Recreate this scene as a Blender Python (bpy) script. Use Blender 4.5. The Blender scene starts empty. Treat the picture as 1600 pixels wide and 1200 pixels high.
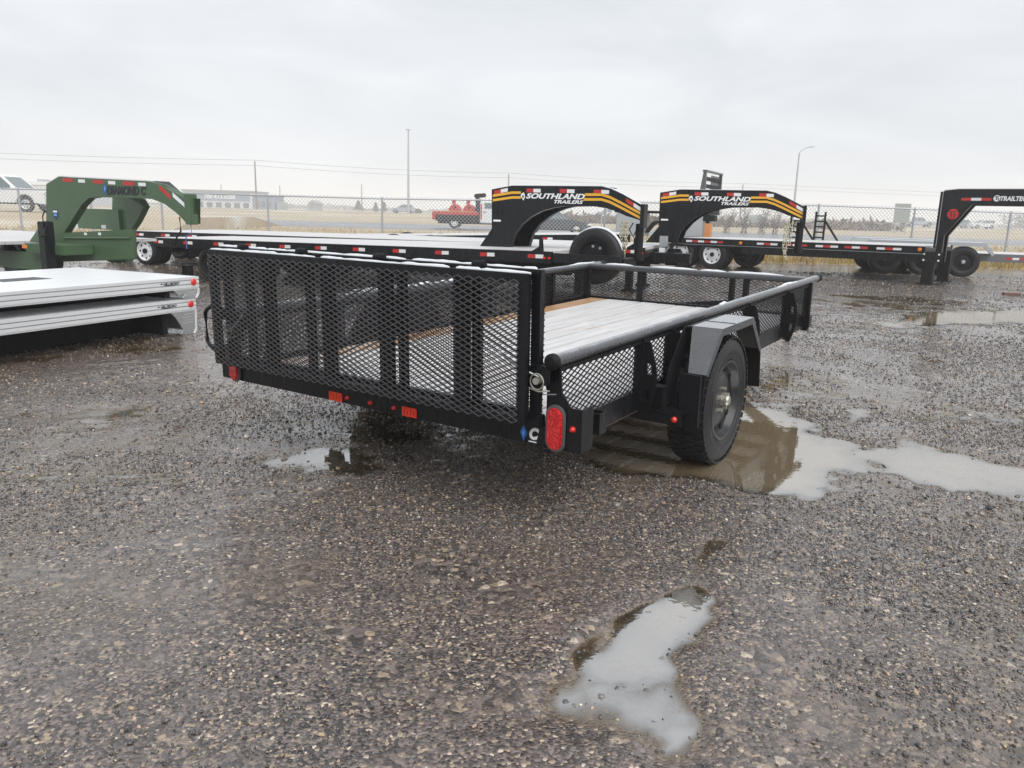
import bpy, bmesh, math, random
import numpy as np
from mathutils import Vector, Matrix
random.seed(7); rng = np.random.default_rng(11)
PI = math.pi
scene = bpy.context.scene
COL = scene.collection

# ------------------------------------------------------------------ camera
F_PX, PITCH, ROLL, CAM_H = 1209.97, 0.21764, 0.02693, 1.29042
cp, sp, cr, sr = math.cos(PITCH), math.sin(PITCH), math.cos(ROLL), math.sin(ROLL)
FW = np.array([0, cp, -sp]); _up = np.array([0, sp, cp]); _rt = np.array([1.0, 0, 0])
RT = cr * _rt + sr * _up; UP = -sr * _rt + cr * _up
CAM = np.array([0, 0, CAM_H])
cd = bpy.data.cameras.new('camera'); cam = bpy.data.objects.new('camera', cd); COL.objects.link(cam)
cd.sensor_fit = 'HORIZONTAL'; cd.sensor_width = 36.0; cd.lens = 36.0 * F_PX / 1600
cd.clip_start = 0.05; cd.clip_end = 9000
cam.matrix_world = Matrix(((RT[0], UP[0], -FW[0], 0), (RT[1], UP[1], -FW[1], 0), (RT[2], UP[2], -FW[2], CAM_H), (0, 0, 0, 1)))
scene.camera = cam

# ------------------------------------------------------------------ world: overcast sky
SUN_EL, SUN_AZ = math.radians(52), math.radians(150)
world = bpy.data.worlds.new('World'); scene.world = world; world.use_nodes = True
wn = world.node_tree; wn.nodes.clear()
def N(nt, t, **kw):
    n = nt.nodes.new(t)
    for k, v in kw.items():
        if hasattr(n, k): setattr(n, k, v)
        else: n.inputs[k].default_value = v
    return n
wo = N(wn, 'ShaderNodeOutputWorld'); wb = N(wn, 'ShaderNodeBackground')
sky = N(wn, 'ShaderNodeTexSky', sky_type='NISHITA', sun_disc=False, sun_elevation=SUN_EL, sun_rotation=SUN_AZ, air_density=1.0, dust_density=4.0)
hs = N(wn, 'ShaderNodeHueSaturation'); hs.inputs['Saturation'].default_value = 0.12
tcw = N(wn, 'ShaderNodeTexCoord'); mpw = N(wn, 'ShaderNodeMapping'); mpw.inputs['Scale'].default_value = (1.2, 1.2, 4.5)
nzw = N(wn, 'ShaderNodeTexNoise'); nzw.inputs['Scale'].default_value = 2.3; nzw.inputs['Detail'].default_value = 6; nzw.inputs['Roughness'].default_value = 0.55; nzw.inputs['Distortion'].default_value = 0.6
rpw = N(wn, 'ShaderNodeValToRGB')
rpw.color_ramp.elements[0].position = 0.28; rpw.color_ramp.elements[0].color = (3.7, 3.98, 4.32, 1)
rpw.color_ramp.elements[1].position = 0.72; rpw.color_ramp.elements[1].color = (5.05, 5.24, 5.48, 1)
mxw = N(wn, 'ShaderNodeMix', data_type='RGBA'); mxw.inputs['Factor'].default_value = 0.88
L_ = wn.links.new
L_(tcw.outputs['Generated'], mpw.inputs[0]); L_(mpw.outputs[0], nzw.inputs['Vector']); L_(nzw.outputs['Fac'], rpw.inputs[0])
L_(sky.outputs[0], hs.inputs['Color']); L_(hs.outputs[0], mxw.inputs[6]); L_(rpw.outputs[0], mxw.inputs[7])
L_(mxw.outputs[2], wb.inputs['Color']); wb.inputs['Strength'].default_value = 0.1; L_(wb.outputs[0], wo.inputs[0])

sl = bpy.data.lights.new('sun', 'SUN'); sl.energy = 1.5; sl.angle = math.radians(60); sl.color = (1.0, 0.98, 0.95)
so = bpy.data.objects.new('sun', sl); COL.objects.link(so)
so.rotation_euler = (PI / 2 - SUN_EL, 0, -SUN_AZ + PI)
scene.view_settings.view_transform = 'Standard'; scene.view_settings.look = 'None'
scene.view_settings.exposure = 0.93; scene.view_settings.gamma = 1.0
scene.render.engine = 'CYCLES'; scene.cycles.use_denoising = True
scene.cycles.max_bounces = 8; scene.cycles.transparent_max_bounces = 24; scene.cycles.volume_bounces = 4
scene.cycles.sample_clamp_indirect = 6.0

# ------------------------------------------------------------------ pixel-to-place helpers (surveying the photograph)
def ray(x, y): return FW + RT * (x - 800) / F_PX - UP * (y - 600) / F_PX
def gnd(x, y, z=0.0): d = ray(x, y); return CAM + d * ((z - CAM_H) / d[2])
def atY(x, y, Y): d = ray(x, y); return CAM + d * (Y / d[1])
class Frame:
    """local frame: x along the thing, y away from the camera, z up"""
    def __init__(s, o, t): s.o = np.array([o[0], o[1], 0.0]); t = np.array(t[:2], float); t /= np.linalg.norm(t); s.t = np.array([t[0], t[1], 0]); s.n = np.array([-t[1], t[0], 0]); s.rz = math.atan2(t[1], t[0])
    def on(s, px, py, yl=0.0):
        d = ray(px, py); k = (yl - (CAM - s.o) @ s.n) / (d @ s.n); P = CAM + d * k - s.o
        return (float(P @ s.t), float(P[2]))
    def w(s, x, y=0.0): return s.o + s.t * x + s.n * y

# ------------------------------------------------------------------ materials
MATS = {}
def mat(name, col=(.5, .5, .5), rough=.5, metal=0., coat=0., spec=.5, build=None, emit=None):
    if name in MATS: return MATS[name]
    m = bpy.data.materials.new(name); m.use_nodes = True; nt = m.node_tree
    b = nt.nodes['Principled BSDF']
    b.inputs['Base Color'].default_value = (*col, 1); b.inputs['Roughness'].default_value = rough
    b.inputs['Metallic'].default_value = metal; b.inputs['Coat Weight'].default_value = coat; b.inputs['Specular IOR Level'].default_value = spec
    if emit: b.inputs['Emission Color'].default_value = (*emit[:3], 1); b.inputs['Emission Strength'].default_value = emit[3]
    if build: build(nt, b)
    MATS[name] = m; return m
def noise(nt, scale, detail=4, rough=.55, vec=None, dist=0.):
    n = nt.nodes.new('ShaderNodeTexNoise'); n.inputs['Scale'].default_value = scale; n.inputs['Detail'].default_value = detail
    n.inputs['Roughness'].default_value = rough; n.inputs['Distortion'].default_value = dist
    if vec is not None: nt.links.new(vec, n.inputs['Vector'])
    return n
def ramp(nt, fac, stops, interp='LINEAR'):
    r = nt.nodes.new('ShaderNodeValToRGB'); cr_ = r.color_ramp; cr_.interpolation = interp
    while len(cr_.elements) < len(stops): cr_.elements.new(0.5)
    for e, (p, c) in zip(cr_.elements, stops):
        e.position = p; e.color = (*c, 1) if len(c) == 3 else c
    nt.links.new(fac, r.inputs[0]); return r
def g3(v): return (v, v, v)
def mapping(nt, scale=(1, 1, 1), coord='Object'):
    t = nt.nodes.new('ShaderNodeTexCoord'); mp = nt.nodes.new('ShaderNodeMapping'); mp.inputs['Scale'].default_value = scale
    nt.links.new(t.outputs[coord], mp.inputs[0]); return mp.outputs[0]
def bump(nt, b, h, strength=.3, dist=.01):
    bp = nt.nodes.new('ShaderNodeBump'); bp.inputs['Strength'].default_value = strength; bp.inputs['Distance'].default_value = dist
    nt.links.new(h, bp.inputs['Height']); nt.links.new(bp.outputs[0], b.inputs['Normal']); return bp
def mixc(nt, fac, a, b_):
    m = nt.nodes.new('ShaderNodeMix'); m.data_type = 'RGBA'
    for s, v in ((0, fac), (6, a), (7, b_)):
        if isinstance(v, (tuple, list)): m.inputs[s].default_value = (*v, 1) if len(v) == 3 else v
        elif isinstance(v, (int, float)): m.inputs[s].default_value = v
        else: nt.links.new(v, m.inputs[s])
    return m.outputs[2]
def math_(nt, op, a, b_=None, clamp=False):
    m = nt.nodes.new('ShaderNodeMath'); m.operation = op; m.use_clamp = clamp
    for i, v in enumerate((a, b_)):
        if v is None: continue
        if isinstance(v, (int, float)): m.inputs[i].default_value = v
        else: nt.links.new(v, m.inputs[i])
    return m.outputs[0]
def paint_build(c, streak=.5, r0=.22, r1=.5, dirt=.25):
    def f(nt, b):
        v = mapping(nt, (60, 60, 2.5)); n = noise(nt, 1.0, 3, .6, v)
        v2 = mapping(nt, (1, 1, 1)); n2 = noise(nt, 5.0, 6, .65, v2)
        d = ramp(nt, n2.outputs['Fac'], [(.42, g3(0)), (.75, g3(dirt))])
        k = mixc(nt, d.outputs[0], c, tuple(min(1, x * 1.6 + .02) for x in c))
        nt.links.new(k, b.inputs['Base Color'])
        rr = ramp(nt, n.outputs['Fac'], [(.35, g3(r0)), (.7, g3(r1))]); nt.links.new(rr.outputs[0], b.inputs['Roughness'])
        bump(nt, b, n.outputs['Fac'], .06 * streak, .004)
    return f
BLACK = mat('black_gloss_paint', (.010, .0105, .012), .3, coat=.05, spec=.3, build=paint_build((.006, .0065, .008), dirt=.15))
BLACK2 = mat('black_matte_steel', (.011, .011, .012), .55, spec=.22, build=paint_build((.0065, .0065, .008), r0=.45, r1=.75, dirt=.15))
def frost_sheen_paint(c):  # paler upward faces: settled frost, plus sky sheen put into the colour
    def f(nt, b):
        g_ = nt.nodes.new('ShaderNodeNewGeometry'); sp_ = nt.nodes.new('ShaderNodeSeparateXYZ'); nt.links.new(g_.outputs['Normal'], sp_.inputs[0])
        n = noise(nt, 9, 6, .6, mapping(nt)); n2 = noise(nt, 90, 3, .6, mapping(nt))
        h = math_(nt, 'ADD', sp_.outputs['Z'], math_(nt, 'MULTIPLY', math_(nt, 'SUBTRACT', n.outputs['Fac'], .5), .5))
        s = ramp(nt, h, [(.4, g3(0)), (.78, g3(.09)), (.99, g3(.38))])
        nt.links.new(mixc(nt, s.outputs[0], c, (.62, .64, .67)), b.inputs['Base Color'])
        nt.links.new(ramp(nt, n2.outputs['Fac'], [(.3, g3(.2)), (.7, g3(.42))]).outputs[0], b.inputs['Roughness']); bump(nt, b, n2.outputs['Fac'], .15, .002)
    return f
GREYP = mat('wet_dark_grey_sheen_paint', (.05, .052, .056), .3, coat=.3, build=frost_sheen_paint((.045, .047, .052)))
GREEN = mat('army_green_paint', (.060, .095, .055), .42, build=paint_build((.062, .112, .056), r0=.32, r1=.5, dirt=.12))
RUBBER = mat('tyre_rubber', (.02, .02, .021), .45, spec=.35, build=lambda nt, b: (lambda n: (nt.links.new(ramp(nt, n.outputs['Fac'], [(.35, (.008, .008, .009)), (.62, (.017, .017, .018)), (.74, (.10, .10, .10))]).outputs[0], b.inputs['Base Color']), bump(nt, b, n.outputs['Fac'], .25, .003)))(noise(nt, 70, 5, .7, mapping(nt))))
RIMB = mat('black_rim_enamel', (.020, .020, .021), .32, coat=.15, spec=.35)
RIMW = mat('white_rim_paint', (.72, .73, .74), .35)
ALU = mat('brushed_aluminium', (.76, .77, .78), .34, metal=.35, build=lambda nt, b: (lambda n: nt.links.new(ramp(nt, n.outputs['Fac'], [(.3, g3(.26)), (.7, g3(.46))]).outputs[0], b.inputs['Roughness']))(noise(nt, 3, 5, .6, mapping(nt, (1, 20, 20)))))
ALUD = mat('diamond_plate_aluminium', (.55, .56, .57), .3, metal=.85)
STEEL = mat('zinc_plated_steel', (.50, .48, .42), .38, metal=.8)
GALV = mat('galvanised_steel', (.42, .44, .46), .5, metal=.5)
RED = mat('red_lens', (.62, .018, .012), .18, coat=.6)
REDT = mat('red_reflective_tape', (.50, .028, .024), .4)
REDO = mat('orange_red_reflector', (.85, .055, .018), .3, emit=None)
WHT = mat('white_reflective_tape', (.78, .79, .80), .4)
AMB = mat('amber_lens', (.75, .22, .04), .3)
YEL = mat('yellow_decal', (.80, .42, .035), .4)
DECALW = mat('white_decal', (.82, .83, .84), .4)
BLUE = mat('blue_decal', (.03, .12, .42), .35)
BLKD = mat('black_decal', (.012, .014, .018), .4)
GLASS = mat('dark_vehicle_glass', (.13, .16, .17), .06, coat=.5)  # grey-blue base colour carries the sky's reflection in the panes
CHAIN = mat('yellow_zinc_chain', (.64, .60, .46), .35, metal=.75)
ORANGE = mat('orange_timber', (.62, .25, .08), .6)
TAILR = mat('red_tail_lamp_lens', (.70, .015, .015), .22, coat=.5, build=lambda nt, b: (lambda v: (nt.links.new(ramp(nt, v.outputs['Distance'], [(0, (.85, .05, .04)), (.6, (.45, .006, .008))]).outputs[0], b.inputs['Base Color']), bump(nt, b, v.outputs['Distance'], .5, .004)))((lambda q: (nt.links.new(mapping(nt), q.inputs['Vector']), q)[1])(N(nt, 'ShaderNodeTexVoronoi', Scale=95.))))
def snow_build(nt, b):
    n = noise(nt, 60, 5, .6, mapping(nt)); bump(nt, b, n.outputs['Fac'], .4, .004)
    b.inputs['Subsurface Weight'].default_value = 0.0
SNOW = mat('wet_snow', (.70, .72, .75), .45, build=snow_build)
def plank_build(dry):
    def f(nt, b):
        v = mapping(nt, (34, 1.3, 34)); g = noise(nt, 1.6, 6, .65, v, .3)
        wood = ramp(nt, g.outputs['Fac'], [(.3, (.32, .17, .075)), (.55, (.46, .27, .13)), (.75, (.54, .35, .19))])
        n1 = noise(nt, 1.9, 7, .62, mapping(nt)); n2 = noise(nt, 38, 3, .6, mapping(nt, (1, .35, 1)))
        n3 = noise(nt, 2.2, 8, .7, mapping(nt, (9, .8, 9)), .4)
        h = math_(nt, 'ADD', math_(nt, 'MULTIPLY', n1.outputs['Fac'], .75), math_(nt, 'MULTIPLY', n2.outputs['Fac'], .25))
        oi = nt.nodes.new('ShaderNodeObjectInfo')
        h = math_(nt, 'ADD', h, math_(nt, 'MULTIPLY', math_(nt, 'SUBTRACT', oi.outputs['Random'], .5), .05))
        s = ramp(nt, h, [(.36 + dry, g3(0)), (.50 + dry, g3(.93))])
        nt.links.new(mixc(nt, s.outputs[0], wood.outputs[0], mixc(nt, ramp(nt, n3.outputs['Fac'], [(.35, g3(0)), (.7, g3(1))]).outputs[0], (.47, .47, .47), (.66, .67, .685))), b.inputs['Base Color'])
        nt.links.new(ramp(nt, s.outputs[0], [(0, g3(.3)), (1, g3(.42))]).outputs[0], b.inputs['Roughness'])
        bump(nt, b, g.outputs['Fac'], .25, .004)
    return f
PLANK = mat('snow_dusted_plank', build=plank_build(-.10)); PLANKD = mat('bare_plank', build=plank_build(.16))
FARDECK = mat('snowy_far_deck', (.8, .82, .84), .5, build=plank_build(-.12))

# ------------------------------------------------------------------ mesh builder
class MB:
    def __init__(s): s.v = []; s.f = []
    def add(s, vs, fs):
        k = len(s.v); s.v.extend([tuple(map(float, q)) for q in vs]); s.f.extend([tuple(i + k for i in f) for f in fs]); return s
    def box(s, x0, x1, y0, y1, z0, z1):
        return s.add([(x0, y0, z0), (x1, y0, z0), (x1, y1, z0), (x0, y1, z0), (x0, y0, z1), (x1, y0, z1), (x1, y1, z1), (x0, y1, z1)],
                     [(0, 3, 2, 1), (4, 5, 6, 7), (0, 1, 5, 4), (1, 2, 6, 5), (2, 3, 7, 6), (3, 0, 4, 7)])
    def bar(s, a, b, w, h, up=(0, 0, 1)):
        a = np.array(a, float); b = np.array(b, float); d = b - a; d /= np.linalg.norm(d); up = np.array(up, float)
        sx = np.cross(d, up)
        if np.linalg.norm(sx) < 1e-6: sx = np.cross(d, (1, 0, 0))
        sx /= np.linalg.norm(sx); sz = np.cross(sx, d)
        vs = [p + sx * i * w / 2 + sz * j * h / 2 for p in (a, b) for (i, j) in ((-1, -1), (1, -1), (1, 1), (-1, 1))]
        return s.add(vs, [(0, 1, 2, 3), (7, 6, 5, 4), (0, 4, 5, 1), (1, 5, 6, 2), (2, 6, 7, 3), (3, 7, 4, 0)])
    def prism(s, poly, a0, a1, axis='y'):
        """poly: (p,q) in the plane normal to axis: y->(x,z), x->(y,z), z->(x,y)"""
        def P(p, q, a): return {'y': (p, a, q), 'x': (a, p, q), 'z': (p, q, a)}[axis]
        n = len(poly); vs = [P(p, q, a0) for p, q in poly] + [P(p, q, a1) for p, q in poly]
        return s.add(vs, [tuple(range(n)), tuple(range(2 * n - 1, n - 1, -1))] + [(i, i + n, (i + 1) % n + n, (i + 1) % n) for i in range(n)])
    def tube(s, pts, r, n=8, cap=True):
        pts = [np.array(p, float) for p in pts]; rings = []; k = len(pts); rs = r if hasattr(r, '__len__') else [r] * k
        for i, p in enumerate(pts):
            d = pts[min(i + 1, k - 1)] - pts[max(i - 1, 0)]; d /= max(np.linalg.norm(d), 1e-9)
            u = np.cross(d, (0, 0, 1));
            if np.linalg.norm(u) < 1e-3: u = np.cross(d, (0, 1, 0))
            u /= np.linalg.norm(u); w = np.cross(u, d)
            rings.append([p + rs[i] * (math.cos(t) * u + math.sin(t) * w) for t in [2 * PI * j / n for j in range(n)]])
        vs = [q for rg in rings for q in rg]; fs = []
        for i in range(k - 1):
            for j in range(n): fs.append((i * n + j, i * n + (j + 1) % n, (i + 1) * n + (j + 1) % n, (i + 1) * n + j))
        if cap: fs += [tuple(range(n - 1, -1, -1)), tuple(range((k - 1) * n, k * n))]
        return s.add(vs, fs)
    def lathe(s, prof, c, axis='x', n=36, closed=False):
        """prof: (r, a) radius and position along axis"""
        vs = []; k = len(prof)
        for i in range(n):
            t = 2 * PI * i / n; C, S = math.cos(t), math.sin(t)
            for r, a in prof:
                q = {'x': (a, r * C, r * S), 'y': (r * C, a, r * S), 'z': (r * C, r * S, a)}[axis]
                vs.append((c[0] + q[0], c[1] + q[1], c[2] + q[2]))
        fs = []
        for i in range(n):
            j = (i + 1) % n
            for m in range(k - 1 if not closed else k):
                m2 = (m + 1) % k; fs.append((i * k + m, j * k + m, j * k + m2, i * k + m2))
        return s.add(vs, fs)
    def xf(s, M):
        s.v = [tuple(M @ Vector(q)) for q in s.v]; return s
    def mesh(s, name, m, smooth=False, bevel=0.):
        me = bpy.data.meshes.new(name); me.from_pydata(s.v, [], s.f)
        bm = bmesh.new(); bm.from_mesh(me)
        bmesh.ops.recalc_face_normals(bm, faces=bm.faces)
        if bevel > 0: bmesh.ops.bevel(bm, geom=[e for e in bm.edges if len(e.link_faces) == 2 and e.calc_face_angle(0) > .5], offset=bevel, segments=2, affect='EDGES', clamp_overlap=True)
        bm.to_mesh(me); bm.free()
        if smooth:
            me.shade_smooth()
            me.set_sharp_from_angle(angle=math.radians(35))
        if m: me.materials.append(m)
        return me
    def build(s, name, m, parent=None, smooth=False, bevel=0.):
        return link(name, s.mesh(name, m, smooth, bevel), parent)
def link(name, me, parent=None):
    o = bpy.data.objects.new(name, me); COL.objects.link(o)
    if parent: o.parent = parent
    return o
def tag(o, label=None, cat=None, group=None, kind=None):
    for k, v in (('label', label), ('category', cat), ('group', group), ('kind', kind)):
        if v: o[k] = v
    return o
def thing(name, label, cat, loc=(0, 0, 0), rz=0., group=None):
    o = bpy.data.objects.new(name, None); COL.objects.link(o); o.empty_display_size = .1
    o.location = loc; o.rotation_euler = (0, 0, rz); return tag(o, label, cat, group)
def copy_tree(o, parent=None):
    c = o.copy(); COL.objects.link(c); c.parent = parent
    for ch in [x for x in bpy.data.objects if x.parent == o]: copy_tree(ch, c)
    return c
def B(name, m, parent, x0, x1, y0, y1, z0, z1, bevel=0.):
    return MB().box(x0, x1, y0, y1, z0, z1).build(name, m, parent, bevel=bevel)
def text(name, s, m, parent, x0, x1, z0, z1, y, shear=0., bold=.0, M=None, thick=.001):
    """lettering fitted to x0..x1, z0..z1 on the plane y (facing -y)"""
    cu = bpy.data.curves.new('lettering', 'FONT'); cu.body = s; cu.shear = shear; cu.offset = bold; cu.extrude = 0.02; cu.resolution_u = 3
    t = bpy.data.objects.new('lettering', cu); COL.objects.link(t)
    dg = bpy.context.evaluated_depsgraph_get(); me = bpy.data.meshes.new_from_object(t.evaluated_get(dg))
    bpy.data.objects.remove(t); bpy.data.curves.remove(cu)
    co = np.array([v.co for v in me.vertices]); lo = co.min(0); hi = co.max(0)
    k = (co - lo) / np.maximum(hi - lo, 1e-9)
    out = np.stack([x0 + k[:, 0] * (x1 - x0), y - k[:, 2] * thick, z0 + k[:, 1] * (z1 - z0)], 1)
    if M is not None: out = np.array([M @ Vector(q) for q in out])
    me.vertices.foreach_set('co', out.ravel()); me.update()
    me.materials.clear(); me.materials.append(m); me.name = name
    return link(name, me, parent)
def vnoise(x, y, seed):
    r = np.random.default_rng(seed); T = r.random((256, 256)); xi = np.floor(x).astype(int); yi = np.floor(y).astype(int)
    fx = x - xi; fy = y - yi; fx = fx * fx * (3 - 2 * fx); fy = fy * fy * (3 - 2 * fy)
    a = T[xi % 256, yi % 256]; b = T[(xi + 1) % 256, yi % 256]; c = T[xi % 256, (yi + 1) % 256]; d = T[(xi + 1) % 256, (yi + 1) % 256]
    return (a * (1 - fx) + b * fx) * (1 - fy) + (c * (1 - fx) + d * fx) * fy - .5

# ------------------------------------------------------------------ ground
WATER_Z = 0.006
PUDDLES = [  # outlines surveyed in the photograph, depth in metres below the water line, edge softness
    ([(915, 690), (960, 650), (1010, 640), (1085, 655), (1170, 637), (1225, 655), (1262, 668), (1300, 690), (1345, 707), (1330, 735), (1275, 768), (1200, 772), (1120, 758), (1030, 742), (950, 722)], .020, .16),
    ([(1280, 672), (1340, 700), (1400, 690), (1470, 705), (1540, 718), (1620, 742), (1640, 775), (1560, 768), (1480, 764), (1440, 748), (1380, 730), (1310, 712)], .010, .16),
    ([(1312, 640), (1350, 637), (1365, 655), (1330, 660)], .006, .10),
    ([(1370, 512), (1400, 498), (1440, 492), (1530, 487), (1640, 484), (1680, 505), (1560, 506), (1440, 510)], .014, .22),
    ([(1290, 505), (1390, 500), (1450, 507), (1390, 517), (1300, 517)], .004, .3),
    ([(935, 1052), (925, 1030), (965, 985), (1015, 950), (1052, 922), (1078, 912), (1096, 935), (1104, 962), (1098, 996), (1068, 1004), (1046, 1020), (1036, 1048), (990, 1062)], .014, .085),
    ([(1080, 920), (1065, 895), (1090, 865), (1115, 845), (1130, 850), (1110, 885), (1100, 910)], .005, .05),
    ([(870, 1085), (950, 1065), (1000, 1075), (1030, 1110), (1000, 1150), (920, 1150), (850, 1130)], .0060, .10),
    ([(1035, 1085), (1065, 1078), (1078, 1115), (1065, 1175), (1030, 1185), (1020, 1130)], .0065, .07),
    ([(895, 1030), (900, 1010), (960, 965), (1000, 955), (940, 1005)], .008, .05),
    ([(385, 730), (440, 712), (505, 702), (545, 708), (560, 730), (500, 735), (440, 730)], .002, .16),
    ([(60, 660), (150, 645), (220, 640), (200, 660), (100, 672)], .002, .35),
    ([(290, 585), (345, 570), (350, 588), (310, 592)], .003, .3),
    ([(1180, 640), (1250, 600), (1330, 585), (1300, 610), (1240, 640)], -.001, .3),
    ([(1380, 600), (1500, 580), (1560, 590), (1450, 625)], -.001, .35),
    ([(1420, 650), (1560, 640), (1600, 660), (1480, 675)], .001, .3),
    ([(1330, 545), (1480, 535), (1560, 545), (1430, 560)], -.001, .45),
    ([(90, 520), (230, 515), (300, 548), (200, 560), (60, 555)], .002, .4),
    ([(0, 505), (60, 500), (90, 530), (0, 545), (-60, 540)], .010, .3),
    ([(1275, 470), (1400, 462), (1500, 470), (1380, 482)], .0, .7),
]
PW = [(np.array([gnd(x, y)[:2] for x, y in pl]), d, s) for pl, d, s in PUDDLES]
def sdist(P, poly):
    d2 = np.full(len(P), 1e9); inside = np.zeros(len(P), bool); n = len(poly)
    for i in range(n):
        a = poly[i]; b = poly[(i + 1) % n]; e = b - a; w = P - a
        t = np.clip((w @ e) / (e @ e), 0, 1); q = w - t[:, None] * e; d2 = np.minimum(d2, (q * q).sum(1))
        c = ((a[1] <= P[:, 1]) != (b[1] <= P[:, 1])); den = b[1] - a[1] if abs(b[1] - a[1]) > 1e-9 else 1e-9
        inside ^= c & (P[:, 0] < a[0] + (P[:, 1] - a[1]) / den * e[0])
    return np.where(inside, -1, 1) * np.sqrt(d2)
def ground_h(X, Y):
    sh = X.shape; X = X.ravel(); Y = Y.ravel()
    D = np.hypot(X, Y); near = np.clip((40 - D) / 15, 0, 1)
    base = .012 * vnoise(X * .45, Y * .45, 1) + .011 * vnoise(X * 1.3, Y * 1.3, 2) + .009 * vnoise(X * 3.7 + 9, Y * 3.7, 3) + .006 * vnoise(X * 11, Y * 11 + 5, 4) + .004 * vnoise(X * 27, Y * 27, 5)
    fine = np.clip((14 - D) / 5, 0, 1)
    base = base + fine * .0035 * vnoise(X * 55, Y * 55, 6)
    h = .0165 - .0036 * np.clip((Y - 3.6) / 1.6, 0, 1) + base
    ca, sa = math.cos(1.0), math.sin(1.0)      # wheel ruts on the right
    rr_ = np.abs(((X - 3.6) * sa - (Y - 5.2) * ca))
    h -= .004 * np.exp(-(rr_ / .13) ** 2)
    P = np.stack([X, Y], 1); pool = np.zeros(len(X), bool)
    for poly, dep, soft in PW:
        lo = poly.min(0) - 3 * soft; hi = poly.max(0) + 3 * soft
        m = (X > lo[0]) & (X < hi[0]) & (Y > lo[1]) & (Y < hi[1])
        if not m.any(): continue
        sd = sdist(P[m], poly) + soft * 1.3 * vnoise(X[m] * 4.1, Y[m] * 4.1, 8) + soft * .6 * vnoise(X[m] * 13, Y[m] * 13, 9)
        k = np.clip(.5 - sd / (2 * soft), 0, 1); k = k * k * (3 - 2 * k)
        pool[m] |= k > .02
        tgt = WATER_Z - dep + base[m] * (.55 if dep > .008 else .8)
        h[m] = np.minimum(h[m], h[m] * (1 - k) + tgt * k)
    dry = (Y < 3.25) & (h > WATER_Z - .0035); h[dry] = np.where(pool[dry], h[dry], np.maximum(h[dry], WATER_Z + .003 + .15 * (h[dry] - WATER_Z)))
    h = h * near
    return h.reshape(sh)
def lines(segs):
    out = []
    for a, b, st in segs: out.append(np.arange(a, b, st))
    return np.unique(np.round(np.concatenate(out + [[segs[-1][1]]]), 4))
gx = lines([(-1600, -1000, 300), (-1000, -200, 80), (-200, -40, 8), (-40, -14, .8), (-14, -5.2, .16), (-5.2, 5.6, .026), (5.6, 14, .1), (14, 40, .8), (40, 200, 8), (200, 1000, 80), (1000, 1600, 300)])
gy = lines([(-60, -8, 4), (-8, .9, .5), (.9, 6.4, .026), (6.4, 12.5, .06), (12.5, 24, .2), (24, 60, 1), (60, 200, 8), (200, 1000, 80), (1000, 2200, 300)])
GX, GY = np.meshgrid(gx, gy, indexing='ij'); GZ = ground_h(GX, GY)
def grid_mesh(name, X, Y, Z, keep=None):
    a, b = X.shape; idx = np.arange(a * b).reshape(a, b)
    q = np.stack([idx[:-1, :-1], idx[1:, :-1], idx[1:, 1:], idx[:-1, 1:]], -1).reshape(-1, 4)
    if keep is not None: q = q[keep.ravel()]
    co = np.stack([X, Y, Z], -1).reshape(-1, 3)
    used, inv = np.unique(q, return_inverse=True); co = co[used]; q = inv.reshape(q.shape)
    me = bpy.data.meshes.new(name); me.vertices.add(len(co)); me.vertices.foreach_set('co', co.ravel().astype(np.float32))
    me.loops.add(q.size); me.loops.foreach_set('vertex_index', q.ravel().astype(np.int32))
    me.polygons.add(len(q)); me.polygons.foreach_set('loop_start', np.arange(0, q.size, 4, dtype=np.int32)); me.polygons.foreach_set('loop_total', np.full(len(q), 4, dtype=np.int32))
    me.update(calc_edges=True); me.shade_smooth(); return me
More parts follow.
